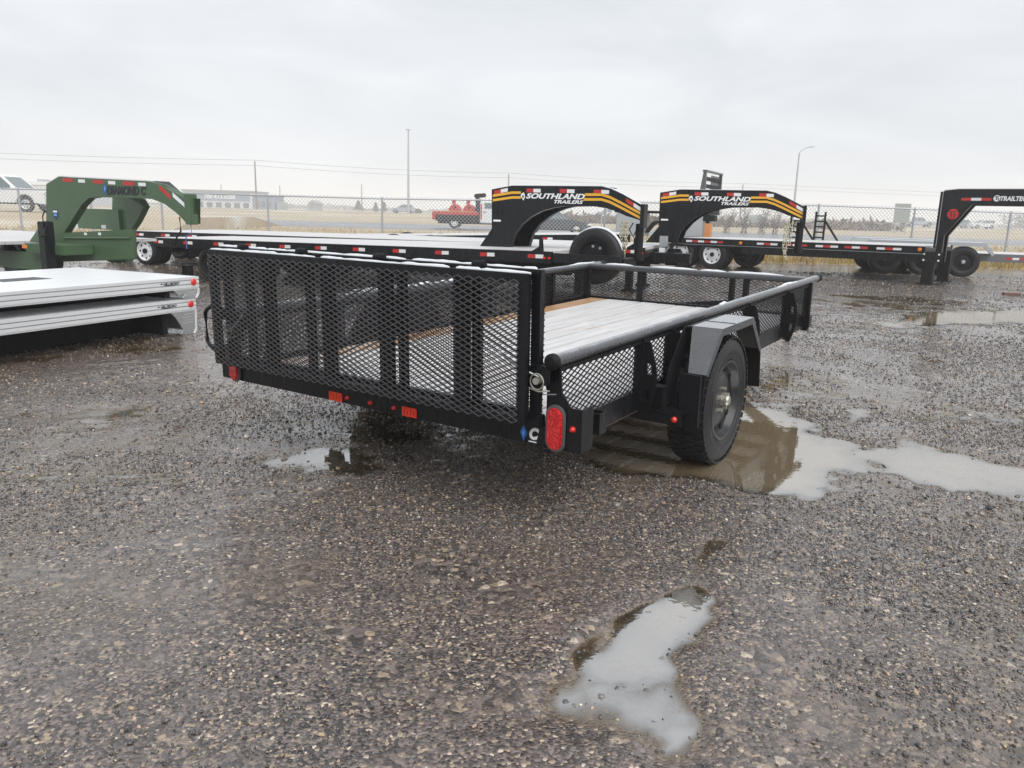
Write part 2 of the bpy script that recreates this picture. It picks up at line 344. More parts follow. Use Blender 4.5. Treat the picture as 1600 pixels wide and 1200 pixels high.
def ground_build(nt, b):
    geo = nt.nodes.new('ShaderNodeNewGeometry'); P = geo.outputs['Position']
    # gravel of the yard
    v1 = N(nt, 'ShaderNodeTexVoronoi', Scale=105.); nt.links.new(P, v1.inputs['Vector'])
    v2 = N(nt, 'ShaderNodeTexVoronoi', Scale=42.); nt.links.new(P, v2.inputs['Vector'])
    wn1 = N(nt, 'ShaderNodeTexWhiteNoise'); nt.links.new(v1.outputs['Color'], wn1.inputs['Vector'])
    wn2 = N(nt, 'ShaderNodeTexWhiteNoise'); nt.links.new(v2.outputs['Color'], wn2.inputs['Vector'])
    st = [(0, (0.025, 0.022, 0.022)), (.26, (0.065, 0.055, 0.053)), (.48, (0.120, 0.098, 0.091)), (.68, (0.202, 0.162, 0.141)), (.91, (0.378, 0.288, 0.197)), (.98, (0.652, 0.539, 0.417))]
    c1 = ramp(nt, wn1.outputs['Value'], st, 'CONSTANT'); c2 = ramp(nt, wn2.outputs['Value'], st, 'CONSTANT')
    n0 = noise(nt, .55, 6, .6, P); n1 = noise(nt, 2.6, 6, .65, P); n2 = noise(nt, 14, 5, .7, P)
    sel = ramp(nt, n1.outputs['Fac'], [(.48, g3(0)), (.62, g3(1))])
    cg = mixc(nt, sel.outputs[0], c1.outputs[0], c2.outputs[0])
    mud = ramp(nt, n2.outputs['Fac'], [(.3, (0.070, 0.049, 0.040)), (.7, (0.182, 0.137, 0.107))])
    mm = ramp(nt, n0.outputs['Fac'], [(.42, g3(.08)), (.68, g3(.42))])
    cg = mixc(nt, mm.outputs[0], cg, mud.outputs[0])
    # field beyond the fence
    sx = nt.nodes.new('ShaderNodeSeparateXYZ'); nt.links.new(P, sx.inputs[0])
    silt = ramp(nt, sx.outputs['Z'], [(.0, g3(1)), (.006, g3(.75)), (.011, g3(0))])
    cg = mixc(nt, silt.outputs[0], cg, mixc(nt, n2.outputs['Fac'], (.085, .062, .038), (.17, .128, .082)))
    mpf = nt.nodes.new('ShaderNodeMapping'); mpf.inputs['Scale'].default_value = (.05, .22, 1); nt.links.new(P, mpf.inputs[0])
    nf = noise(nt, 1., 8, .65, mpf.outputs[0]); nf2 = noise(nt, 1.7, 6, .7, P)
    cf = ramp(nt, math_(nt, 'ADD', math_(nt, 'MULTIPLY', nf.outputs['Fac'], .6), math_(nt, 'MULTIPLY', nf2.outputs['Fac'], .4)), [(.3, (.28, .215, .135)), (.5, (.42, .345, .24)), (.60, (.52, .46, .36)), (.70, (.68, .66, .62))])
    edge = math_(nt, 'ADD', sx.outputs['Y'], math_(nt, 'MULTIPLY', nf2.outputs['Fac'], 1.6))
    fm = ramp(nt, math_(nt, 'MULTIPLY', edge, .01), [(.2430, g3(0)), (.2520, g3(1))])
    nt.links.new(mixc(nt, fm.outputs[0], cg, cf.outputs[0]), b.inputs['Base Color'])
    rg = ramp(nt, n1.outputs['Fac'], [(.35, g3(.12)), (.7, g3(.34))])
    damp = ramp(nt, sx.outputs['Z'], [(.008, g3(.45)), (.0145, g3(1))])
    nt.links.new(mixc(nt, fm.outputs[0], math_(nt, 'MULTIPLY', rg.outputs[0], damp.outputs[0]), g3(.9)), b.inputs['Roughness'])
    b.inputs['Specular IOR Level'].default_value = .6; nt.links.new(math_(nt, 'MULTIPLY', math_(nt, 'SUBTRACT', 1.0, fm.outputs[0]), .5), b.inputs['Coat Weight']); b.inputs['Coat Roughness'].default_value = .15
    dist = mixc(nt, sel.outputs[0], v1.outputs['Distance'], v2.outputs['Distance'])
    hh = math_(nt, 'SUBTRACT', math_(nt, 'MULTIPLY', n2.outputs['Fac'], .6), math_(nt, 'MULTIPLY', dist, .9))
    bp = bump(nt, b, hh, .6, .009)
GROUND = mat('wet_gravel_ground', build=ground_build)
me = grid_mesh('ground', GX, GY, GZ); me.materials.append(GROUND)
tag(link('ground', me), 'wet dark gravel yard running out to dry tan fields', 'ground', kind='structure')
# standing water
wx = np.arange(-8, 12.01, .035); wy = np.arange(1, 14.01, .035); WX, WY = np.meshgrid(wx, wy, indexing='ij'); WH = ground_h(WX, WY)
low = WH < WATER_Z + .005
kp = low[:-1, :-1] | low[1:, :-1] | low[1:, 1:] | low[:-1, 1:]
def water_build(m):
    nt = m.node_tree; nt.nodes.clear(); out = N(nt, 'ShaderNodeOutputMaterial')
    fr = N(nt, 'ShaderNodeFresnel', IOR=7.0); tr = N(nt, 'ShaderNodeBsdfTransparent'); tr.inputs[0].default_value = (.86, .80, .70, 1)
    gl = N(nt, 'ShaderNodeBsdfGlossy'); gl.inputs['Roughness'].default_value = .015; gl.inputs['Color'].default_value = (1, 1, 1, 1)
    mx = N(nt, 'ShaderNodeMixShader'); geo = N(nt, 'ShaderNodeNewGeometry')
    n = noise(nt, 26, 2, .5, geo.outputs['Position']); v = N(nt, 'ShaderNodeTexVoronoi', Scale=5.); nt.links.new(geo.outputs['Position'], v.inputs['Vector'])
    w = math_(nt, 'MULTIPLY', math_(nt, 'SINE', math_(nt, 'MULTIPLY', v.outputs['Distance'], 190.)), ramp(nt, v.outputs['Distance'], [(.06, g3(1)), (.2, g3(0))]).outputs[0])
    h = math_(nt, 'ADD', n.outputs['Fac'], math_(nt, 'MULTIPLY', w, .25))
    bp = N(nt, 'ShaderNodeBump'); bp.inputs['Strength'].default_value = .05; bp.inputs['Distance'].default_value = .006
    nt.links.new(h, bp.inputs['Height'])
    for s in (fr, gl): nt.links.new(bp.outputs[0], s.inputs['Normal'])
    df = N(nt, 'ShaderNodeBsdfDiffuse'); df.inputs['Color'].default_value = (.40, .31, .195, 1); mb_ = N(nt, 'ShaderNodeMixShader'); da = N(nt, 'ShaderNodeAttribute', attribute_name='depth'); nt.links.new(ramp(nt, da.outputs['Fac'], [(.001, g3(0)), (.018, g3(.5))]).outputs[0], mb_.inputs[0]); nt.links.new(tr.outputs[0], mb_.inputs[1]); nt.links.new(df.outputs[0], mb_.inputs[2])
    nt.links.new(math_(nt, 'MULTIPLY', fr.outputs[0], ramp(nt, da.outputs['Fac'], [(0, g3(.22)), (.0022, g3(.6)), (.0055, g3(1))]).outputs[0]), mx.inputs[0]); nt.links.new(mb_.outputs[0], mx.inputs[1]); nt.links.new(gl.outputs[0], mx.inputs[2]); nt.links.new(mx.outputs[0], out.inputs[0])
WATER = bpy.data.materials.new('puddle_water'); WATER.use_nodes = True; water_build(WATER)
me = grid_mesh('puddle_water', WX, WY, np.full_like(WX, WATER_Z), kp); me.materials.append(WATER)
co_ = np.empty(len(me.vertices) * 3, np.float32); me.vertices.foreach_get('co', co_); co_ = co_.reshape(-1, 3)
at_ = me.attributes.new('depth', 'FLOAT', 'POINT'); at_.data.foreach_set('value', (WATER_Z - ground_h(co_[:, 0].astype(float), co_[:, 1].astype(float))).astype(np.float32))
tag(link('puddle_water', me), 'shallow rain water standing in puddles on the gravel', 'puddle', kind='structure')

# loose stones: one mass, instanced
def stone_mesh(k):
    bm = bmesh.new(); bmesh.ops.create_icosphere(bm, subdivisions=1, radius=.5)
    r = random.Random(k)
    sc = Vector((1, r.uniform(.62, .9), r.uniform(.42, .65)))
    for v in bm.verts: v.co = Vector((v.co.x * sc.x, v.co.y * sc.y, v.co.z * sc.z)) * r.uniform(.78, 1.12)
    me = bpy.data.meshes.new('stone'); bm.to_mesh(me); bm.free(); me.materials.append(STONE)
    if k % 2: me.shade_smooth()
    return me
def stone_build(nt, b):
    oi = nt.nodes.new('ShaderNodeObjectInfo')
    c = ramp(nt, oi.outputs['Random'], [(0, (0.025, 0.025, 0.026)), (.18, (0.052, 0.048, 0.048)), (.38, (0.092, 0.081, 0.079)), (.56, (0.144, 0.123, 0.116)), (.70, (0.210, 0.179, 0.161)), (.86, (0.313, 0.241, 0.167)), (.925, (0.469, 0.355, 0.221)), (.962, (0.547, 0.367, 0.259)), (.985, (0.808, 0.711, 0.603))], 'CONSTANT')
    n = noise(nt, 3, 4, .6, mapping(nt)); nt.links.new(mixc(nt, .25, c.outputs[0], mixc(nt, n.outputs['Fac'], g3(.02), g3(.12))), b.inputs['Base Color'])
    b.inputs['Roughness'].default_value = .32; b.inputs['Specular IOR Level'].default_value = .55; b.inputs['Coat Weight'].default_value = .32; b.inputs['Coat Roughness'].default_value = .15
STONE = mat('wet_stone', build=stone_build)
stones = [bpy.data.objects.new('stone', stone_mesh(k)) for k in range(8)]
def scatter(y0, y1, dens, smin, smax, sig):
    area = (y1 - y0) * (2 * (.69 * y1 + 1.2)); n = int(area * dens)
    Y = rng.uniform(y0, y1, n); X = rng.uniform(-1, 1, n) * (.69 * y1 + 1.2); k = np.abs(X) < .69 * Y + 1.2; X, Y = X[k], Y[k]
    s = np.clip(np.exp(rng.normal(math.log(sig), .38, len(X))), smin, smax)
    dn = vnoise(X * 1.7, Y * 1.7, 21) + .6 * vnoise(X * 5, Y * 5, 22) + 1.1 * vnoise(X * .55 + 3, Y * .8, 23); k = rng.random(len(X)) < np.clip(.60 + 1.35 * dn, .06, 1)
    return X[k], Y[k], s[k]
SC = [scatter(1.2, 3.2, 8500, .004, .028, .0078), scatter(3.2, 5.2, 4200, .005, .024, .0090), scatter(5.2, 8.5, 2000, .006, .028, .0115), scatter(8.5, 13, 700, .008, .035, .016), scatter(13, 20, 200, .012, .045, .022), scatter(1.2, 6, 26, .018, .04, .024)]
nx = 7000; xx_ = rng.uniform(-.6, 2.4, nx); yy_ = rng.uniform(1.4, 5.2, nx); hh_ = ground_h(xx_, yy_); kk_ = (hh_ < WATER_Z) & (rng.random(nx) < np.clip((.018 - (WATER_Z - hh_)) / .014, .05, 1)); SC.append((xx_[kk_], yy_[kk_], np.exp(rng.normal(math.log(.0125), .35, kk_.sum()))))
X, Y, S = (np.concatenate([q[i] for q in SC]) for i in range(3)); Z = ground_h(X, Y) + S * .10
keep = (Z > WATER_Z - .018); X, Y, S, Z = X[keep], Y[keep], S[keep], Z[keep]
me = bpy.data.meshes.new('gravel'); me.vertices.add(len(X)); me.vertices.foreach_set('co', np.stack([X, Y, Z], 1).ravel().astype(np.float32))
for nm, ty, dat in (('scl', 'FLOAT', S), ('rot', 'FLOAT_VECTOR', np.stack([rng.normal(0, .35, len(X)), rng.normal(0, .35, len(X)), rng.uniform(0, 6.28, len(X))], 1).ravel()), ('pick', 'INT', rng.integers(0, 8, len(X)))):
    at = me.attributes.new(nm, ty, 'POINT'); at.data.foreach_set('vector' if ty == 'FLOAT_VECTOR' else 'value', dat.astype(np.int32 if ty == 'INT' else np.float32))
me.materials.append(STONE)
gravel = tag(link('gravel', me), 'loose wet gravel stones, mostly dark with tan and white ones', 'gravel', kind='stuff')
ng = bpy.data.node_groups.new('scatter_stones', 'GeometryNodeTree'); ng.interface.new_socket('Geometry', in_out='INPUT', socket_type='NodeSocketGeometry'); ng.interface.new_socket('Geometry', in_out='OUTPUT', socket_type='NodeSocketGeometry')
gi = ng.nodes.new('NodeGroupInput'); go = ng.nodes.new('NodeGroupOutput'); g2i = ng.nodes.new('GeometryNodeGeometryToInstance')
for so_ in stones:
    oi = ng.nodes.new('GeometryNodeObjectInfo'); oi.inputs['Object'].default_value = so_; ng.links.new(oi.outputs['Geometry'], g2i.inputs[0])
iop = ng.nodes.new('GeometryNodeInstanceOnPoints'); iop.inputs['Pick Instance'].default_value = True
def nattr(n, t):
    a = ng.nodes.new('GeometryNodeInputNamedAttribute'); a.data_type = t; a.inputs[0].default_value = n; return a.outputs[0]
ng.links.new(gi.outputs[0], iop.inputs['Points']); ng.links.new(g2i.outputs[0], iop.inputs['Instance'])
ng.links.new(nattr('pick', 'INT'), iop.inputs['Instance Index']); e2r = ng.nodes.new('FunctionNodeEulerToRotation'); ng.links.new(nattr('rot', 'FLOAT_VECTOR'), e2r.inputs[0]); ng.links.new(e2r.outputs[0], iop.inputs['Rotation'])
ng.links.new(nattr('scl', 'FLOAT'), iop.inputs['Scale']); ng.links.new(iop.outputs[0], go.inputs[0])
gravel.modifiers.new('scatter', 'NODES').node_group = ng
print('stones', len(X))

# ------------------------------------------------------------------ main utility trailer (local x across, y forward, z up)
YAW, TILT = -0.5863, 0.02219
UT = thing('utility_trailer', 'black single axle utility trailer with mesh sides and folded ramp gate, centre of the yard', 'trailer', (0.28285, 2.93276, 0))
UT.rotation_euler = (TILT, 0, YAW)
W, LT = 2.2386, 3.952
UC = -W / 2; PU = .111; ZP = .733; FL = .4425
def expanded(name, m, parent, a0, a1, z0, z1, at, axis, lwd=.0545, swd=.0248, w=.0038, t=.0026, lean=.0025):
    """expanded metal sheet of zig-zag strands; axis 'y': sheet in x-z, axis 'x': sheet in y-z"""
    mb = MB(); nr = int(round((z1 - z0) / (swd / 2))); nc = int(math.ceil((a1 - a0) / (lwd / 2)))
    hs_, hl = (z1 - z0) / nr, (a1 - a0) / nc
    def P(a, z, d): return (a, at + d, z) if axis == 'y' else (at + d, a, z)
    for r in range(nr):
        for c in range(nc):
            up = (r + c) % 2 == 0
            za, zb = (z0 + r * hs_, z0 + (r + 1) * hs_) if up else (z0 + (r + 1) * hs_, z0 + r * hs_)
            aa, ab = a0 + c * hl, a0 + (c + 1) * hl
            o = w / 2
            l = lean if up else -lean
            vs = [P(aa, za - o, -t), P(ab, zb - o, -t + l * 0), P(ab, zb + o, -t), P(aa, za + o, -t), P(aa, za - o, t), P(ab, zb - o, t), P(ab, zb + o, t), P(aa, za + o, t)]
            mb.add(vs, [(0, 1, 2, 3), (7, 6, 5, 4), (0, 4, 5, 1), (3, 2, 6, 7)])
    return mb.build(name, m, parent)
# floor planks
x0, x1 = -W + .165, -.165; npl = 11; pw = (x1 - x0) / npl
for i in range(npl):
    a = x0 + i * pw
    B('plank', PLANKD if i == 0 else PLANK, UT, a + .006, a + pw - .006, .02, LT - .03, FL - .038 + random.uniform(-.001, .001), FL + random.uniform(-.0015, .0015), .003)
# main frame
for sgn, ux in ((1, -PU), (-1, -W + PU)):
    mb = MB(); o = ux + sgn * .004
    mb.box(min(o, o - sgn * .007), max(o, o - sgn * .007), .02, LT, .362, .463); mb.box(min(o - sgn * .007, o - sgn * .055), max(o - sgn * .007, o - sgn * .055), .02, LT, .362, .370)
    mb.build('side_rail', BLACK, UT)
    B('reflective_edge', mat('pale_edge_strip', (.07, .045, .042), .4), UT, o - .001 if sgn > 0 else o - .003, o + .003 if sgn > 0 else o + .001, .30, LT - .1, .3585, .3615)
for k in range(9): B('crossmember', BLACK2, UT, -W + PU + .06, -PU - .06, .32 + k * .43, .37 + k * .43, .365, FL - .042)
# rear channel
mb = MB().box(-W + .02, -.165, 0, .006, .366, .468).box(-W + .02, -.165, .006, .075, .460, .468).box(-W + .02, -.165, .006, .075, .366, .372)
mb.build('rear_beam', BLACK, UT)
# top rails
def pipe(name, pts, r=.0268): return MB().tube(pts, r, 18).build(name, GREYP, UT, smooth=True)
for ux in (-PU, -W + PU):
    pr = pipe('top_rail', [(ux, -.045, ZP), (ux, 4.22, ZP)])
    for ya, yb in ((-.058, -.040), (4.20, 4.262)):
        MB().lathe([(.0, ya - .012), (.022, ya - .010), (.033, ya), (.033, yb), (.0, yb)], (ux, 0, ZP), 'y', 18).build('end_cap', BLACK2, UT, smooth=True)
    mb = MB(); yy = .3     # melting snow along the rail
    while yy < 4.1:
        ln = random.uniform(.12, .5)
        if random.random() < .22:
            pts = [(ux + random.uniform(-.004, .004), yy + ln * q / 6, ZP + .0265 + .003 * math.sin(q * 1.7 + yy)) for q in range(7)]
            mb.tube(pts, [.003, .007, .010, .009, .010, .006, .003], 7)
        yy += ln + random.uniform(.02, .25)
    mb.build('snow_ridge', SNOW, UT, smooth=True)['kind'] = 'stuff'
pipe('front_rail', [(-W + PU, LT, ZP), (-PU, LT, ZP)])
mb = MB(); xx = -W + .3
while xx < -.4:
    ln = random.uniform(.15, .5); mb.tube([(xx + ln * q / 6, LT + random.uniform(-.004, .004), ZP + .027) for q in range(7)], [.003, .010, .013, .011, .013, .009, .003], 7); xx += ln + random.uniform(.02, .2)
mb.build('snow_ridge', SNOW, UT, smooth=True)['kind'] = 'stuff'
# mesh walls
for ux, s in ((-PU, 1), (-W + PU, -1)):
    expanded('side_mesh', BLACK2, UT, .03, LT - .02, .463, ZP - .02, ux - s * .006, 'x')
    mb = MB().box(ux - .012, ux + .012, .0, LT, ZP - .045, ZP - .028); mb.build('mesh_trim', BLACK2, UT)
expanded('front_mesh', BLACK2, UT, -W + PU + .03, -PU - .03, FL + .01, ZP - .02, LT, 'y')
for u in (-1.589, -.618): B('front_post', BLACK2, UT, u - .022, u + .022, LT - .012, LT + .028, .36, ZP - .02)
B('front_beam', BLACK, UT, -W + PU - .02, -PU + .02, LT + .004, LT + .03, .345, FL + .012)
for u in (-W + PU, -PU):
    B('corner_post', BLACK2, UT, u - .028, u + .028, LT - .026, LT + .026, .33, ZP - .02, .004)
# stake posts: flat gusset with slots, plus a tube behind it
def stake(u, s, v):
    mb = MB(); mb.box(u - .024, u + .024, v, v + .042, .365, ZP - .02)
    # gusset plate facing the rear, outline widening in the middle, with two slots left open
    a, b = u + s * .024, u + s * .088
    def g(z): return u + s * (.024 + (.030 + .040 * math.sin(PI * min(max((z - .34) / (.70 - .34), 0), 1))))
    zs = [.335, .42, .47, .545, .60, .70]
    for i in range(5):
        z0, z1 = zs[i], zs[i + 1]
        if i in (1, 3):   # slot rows
            for p, q in ((0, .30), (.62, 1)):
                pts = [(a + (g(z0) - a) * p, z0), (a + (g(z0) - a) * q, z0), (a + (g(z1) - a) * q, z1), (a + (g(z1) - a) * p, z1)]
                mb.prism(pts, v + .006, v + .014)
        else:
            mb.prism([(a, z0), (g(z0), z0), (g(z1), z1), (a, z1)], v + .006, v + .014)
    mb.build('stake_post', BLACK2, UT)
for ux, s in ((-PU, 1), (-W + PU, -1)):
    for v in (.745, 1.10, 2.36, 3.28): stake(ux, s, v)
    # rear stake pocket
    mb = MB(); c0, c1 = sorted((ux + s * .006, ux + s * .066)); mb.box(c0, c1, .24, .246, .375, .468).box(c0, c1, .30, .306, .375, .468)
    mb.box(c0 if s < 0 else c1 - .006, c0 + .006 if s < 0 else c1, .246, .30, .375, .468).build('stake_pocket', BLACK, UT)
    mb = MB(); mb.box(c0, c1, 3.80, 3.806, .375, .468).box(c0, c1, 3.87, 3.876, .375, .468).box(c0 if s < 0 else c1 - .006, c0 + .006 if s < 0 else c1, 3.806, 3.87, .375, .468).build('stake_pocket', BLACK, UT)
    # front marker lamp
    B('marker_lamp', AMB, UT, *(sorted((ux + s * .010, ux + s * .034))), LT - .035, LT - .005, .40, .46, .006)
# tail lamp brackets
def oval(c, a, b, y0, y1, n=28):
    pts = []
    for i in range(n):
        t = 2 * PI * i / n; dx, dz = math.cos(t), math.sin(t)
        pts.append((c[0] + a * dx, c[1] + (b - a) * (1 if dz > 0 else -1) * (1 if abs(dz) > 1e-9 else 0) + a * dz))
    return pts
for side in (0, 1):
    fx = (lambda u: u) if side == 0 else (lambda u: -W - u)
    poly = [(-.160, .368), (.003, .368), (.003, .547), (-.048, .547), (-.092, .605), (-.10, .71), (-.225, .71), (-.225, .655), (-.175, .640), (-.160, .60)]
    mb = MB().prism([(fx(u), z) for u, z in poly], -.004, .004); mb.box(*sorted((fx(-.003), fx(.003))), .004, .09, .368, .547); br = mb.build('tail_lamp_bracket', BLACK, UT)
    c = (fx(-.1125), .455)
    MB().prism(oval(c, .046, .098, 0, 0), -.016, -.004).build('lamp_grommet', mat('grey_rubber', (.10, .10, .105), .5), UT, smooth=True, bevel=.004)
    MB().prism(oval(c, .036, .087, 0, 0), -.026, -.012).build('tail_lamp', TAILR, UT, smooth=True, bevel=.006)
    MB().lathe([(0, -.020), (.007, -.019), (.0125, -.010), (.013, -.004)], (fx(-.036), 0, .463), 'y', 16).build('marker_lamp', RED, UT, smooth=True)
    # gate hinge lug, pin with ring
    MB().prism([(fx(-.25), .60), (fx(-.15), .63), (fx(-.125), .64), (fx(-.12), .70), (fx(-.16), .715), (fx(-.255), .70)], -.05, -.042).build('hinge_lug', BLACK, UT)
    MB().tube([(fx(-.165), -.085, .655), (fx(-.165), -.02, .655)], .014, 14).build('hinge_pin', STEEL, UT, smooth=True)
    MB().tube([(fx(-.165) + .030 * math.cos(t), -.074, .652 + .032 * math.sin(t)) for t in np.linspace(0, 2 * PI, 25)], .0028, 6).build('pin_ring', STEEL, UT, smooth=True)
    MB().tube([(fx(-.215), -.065, .622), (fx(-.16), -.07, .612), (fx(-.115), -.06, .618)], .0035, 6).build('lynch_pin', STEEL, UT, smooth=True)
    MB().bar((fx(-.21), -.01, .58), (fx(-.115), -.01, .595), .004, .004).build('pin_wire', GALV, UT)
    MB().tube([(fx(-.33), -.10, .755), (fx(-.27), -.085, .71), (fx(-.17), -.05, .665)], .004, 6).build('gate_cable', GALV, UT)
    B('hinge_block', BLACK, UT, *sorted((fx(-.225), fx(-.165))), -.045, .0, .455, .505, .004)
# rear reflectors, marker lamps, badge
for a, b in ((-1.409, -1.318), (-.933, -.844)):
    r = B('reflector', REDO, UT, a, b, -.007, -.001, .369, .413, .002)
    for q in range(4): B('reflector_rib', mat('dark_red_rib', (.45, .02, .012), .3), UT, a + .016 + q * .019, a + .019 + q * .019, -.0085, -.006, .378, .412 - .012 * (q % 2))
for u in (-1.282, -1.13, -.98): MB().lathe([(0, -.017), (.006, -.016), (.0105, -.009), (.011, -.001)], (u, 0, .397), 'y', 14).build('marker_lamp', RED, UT, smooth=True)
text('letter_badge', 'C', DECALW, UT, -.240, -.194, .385, .438, -.0015, .25, .06)
B('badge_underline', DECALW, UT, -.243, -.205, -.0028, -.0015, .374, .379)
MB().prism([(-.285, .408), (-.268, .372), (-.250, .408), (-.268, .446)], -.0035, -.001).build('blue_diamond_badge', BLUE, UT)
MB().prism([(-.276, .408), (-.268, .392), (-.262, .410), (-.268, .428)], -.0050, -.0036).build('pale_diamond_badge', mat('light_blue_decal', (.12, .35, .75), .35), UT)
# --- folded ramp gate: two leaves hinged at the top
GATE = bpy.data.objects.new('ramp_gate', None); COL.objects.link(GATE); GATE.parent = UT
def leaf(ga, gb, y, zb, zt, ups, upw, outer):
    nm = 'outer' if outer else 'inner'
    d = .034
    mb = MB(); mb.box(ga, gb, y, y + d, zt - .036, zt); gt = mb.build('gate_top_bar', BLACK, GATE, bevel=.003)
    B('gate_bottom_bar', BLACK, GATE, ga, gb, y, y + d, zb, zb + .034, .003)
    for u in (ga, gb - .040): B('gate_end_post', BLACK, GATE, u, u + .040, y + .001, y + d - .001, zb + .034, zt - .036)
    for u in ups: B('gate_upright', BLACK2, GATE, u - upw / 2, u + upw / 2, y + .004, y + d - .004, zb + .034, zt - .036)
    expanded('gate_mesh', mat('grey_lit_mesh', (.07, .07, .074), .38, coat=.2) if outer else BLACK2, GATE, ga + .006, gb - (.03 if outer else .0), zb + .004, zt - .024, y - .004 if outer else y + d + .003, 'y')  # outer strands: their lit highlight is put into a paler grey
    return gt
leaf(-2.165, -.205, -.0986, .470, 1.068, (-1.71, -1.30, -.94, -.525), .072, True)
leaf(-2.125, -.175, -.046, .485, 1.082, (-1.93, -1.48, -.892, -.485), .040, False)
for y, z, sd in ((-.081, 1.068, 1), (-.029, 1.082, 2)):
    mb = MB(); xx = -2.15
    while xx < -.24:
        ln = random.uniform(.12, .40); ln = min(ln, -.2 - xx); h = random.uniform(.003, .007)
        mb.tube([(xx + ln * q / 8, y + random.uniform(-.004, .004), z + h * .3) for q in range(9)], [.004] + [h + random.uniform(.001, .004) for q in range(7)] + [.004], 8); xx += ln + random.choice((0, .0, .04))
    mb.build('gate_snow', SNOW, GATE, smooth=True)['kind'] = 'stuff'
for u in (-1.93, -1.50, -1.00, -.46): MB().lathe([(0, -.03), (.013, -.03), (.016, -.02), (.016, .02), (.013, .03), (0, .03)], (u, -.055, 1.088), 'x', 12).build('gate_hinge', BLACK2, GATE, smooth=True)
MB().tube([(-2.165, -.06, .795), (-2.26, -.06, .745), (-2.275, -.06, .725), (-2.275, -.06, .575), (-2.26, -.06, .555), (-2.165, -.06, .505)], .011, 8).build('gate_handle', BLACK, GATE, smooth=True)
MB().bar((-2.28, -.06, .70), (-2.17, -.06, .70), .006, .006).build('handle_rod', BLACK, GATE)
# --- wheels and fenders
WV, WZ_, TR = 1.385, .3145, .345
def tyre_profile(r, rr, w):   # radius, rim radius, width, centred on a=0
    h = w / 2
    return [(rr, -h * .80), (rr + .03, -h * .95), (r * .78, -h), (r * .92, -h * .94), (r * .975, -h * .80), (r, -h * .62), (r, h * .62), (r * .975, h * .80), (r * .92, h * .94), (r * .80, h * .985), (r * .79, h * 1.02), (r * .765, h * 1.02), (r * .755, h * .985), (r * .69, h * .98), (r * .685, h * 1.01), (r * .67, h * 1.01), (rr + .02, h * .94), (rr, h * .80)]
def make_wheel(parent, c, axis, out, r=.345, rr=.20, w=.205, rim=None, tread=True, detail=True, seg=48):
    """wheel as children; out=+1/-1 side the dish faces"""
    ty = MB().lathe(tyre_profile(r, rr, w), c, axis, seg).build('tyre', RUBBER, parent, smooth=True)
    p = [(rr + .012, out * w * .40), (rr + .012, out * w * .47), (rr - .004, out * w * .47), (rr - .012, out * w * .36), (rr - .022, out * w * .29), (rr * .74, out * w * .27), (rr * .60, out * w * .33), (rr * .34, out * w * .34), (0, out * w * .34)]
    MB().lathe(p, c, axis, seg).build('rim', rim or RIMB, parent, smooth=True)
    def Q(rad, t, a):
        C, S = math.cos(t) * rad, math.sin(t) * rad
        return {'x': (c[0] + a, c[1] + C, c[2] + S), 'y': (c[0] + C, c[1] + a, c[2] + S)}[axis]
    if tread:
        mb = MB(); nb = 50
        for i in range(nb):
            for row, (a0, a1) in enumerate(((-.40, -.22), (-.17, -.02), (.02, .17), (.22, .40), (.42, .485), (-.485, -.42))):
                t0 = 2 * PI * (i + .5 * (row % 2)) / nb; t1 = t0 + 2 * PI / nb * .70; ro = r + .005 if row < 4 else r * .992; ri = r - .014
                vs = [Q(q, t, a * w) for q in (ri, ro) for t in (t0, t1) for a in (a0, a1)]
                mb.add(vs, [(0, 1, 3, 2), (4, 6, 7, 5), (0, 4, 5, 1), (2, 3, 7, 6), (0, 2, 6, 4), (1, 5, 7, 3)])
        mb.build('tread', RUBBER, parent)
    if detail:
        MB().lathe([(0, out * (w * .34 + .045)), (.022, out * (w * .34 + .043)), (.030, out * (w * .34 + .034)), (.032, out * w * .34)], c, axis, 20).build('hub_cap', STEEL, parent, smooth=True)
        for i in range(5):
            t = 2 * PI * i / 5 + .3; q = Q(.062, t, out * w * .34); q2 = Q(.062, t, out * (w * .34 + .020)); MB().tube([q, q2], .010, 6).build('lug_nut', STEEL, parent)
        for i in range(10):
            t = 2 * PI * i / 10; q = Q(rr * .815, t, out * (w * .24)); q2 = Q(rr * .815, t, out * (w * .312)); MB().tube([q, q2], .0165, 12).build('rim_hole', mat('void_black', (.002, .002, .002), .9), parent)
    return ty
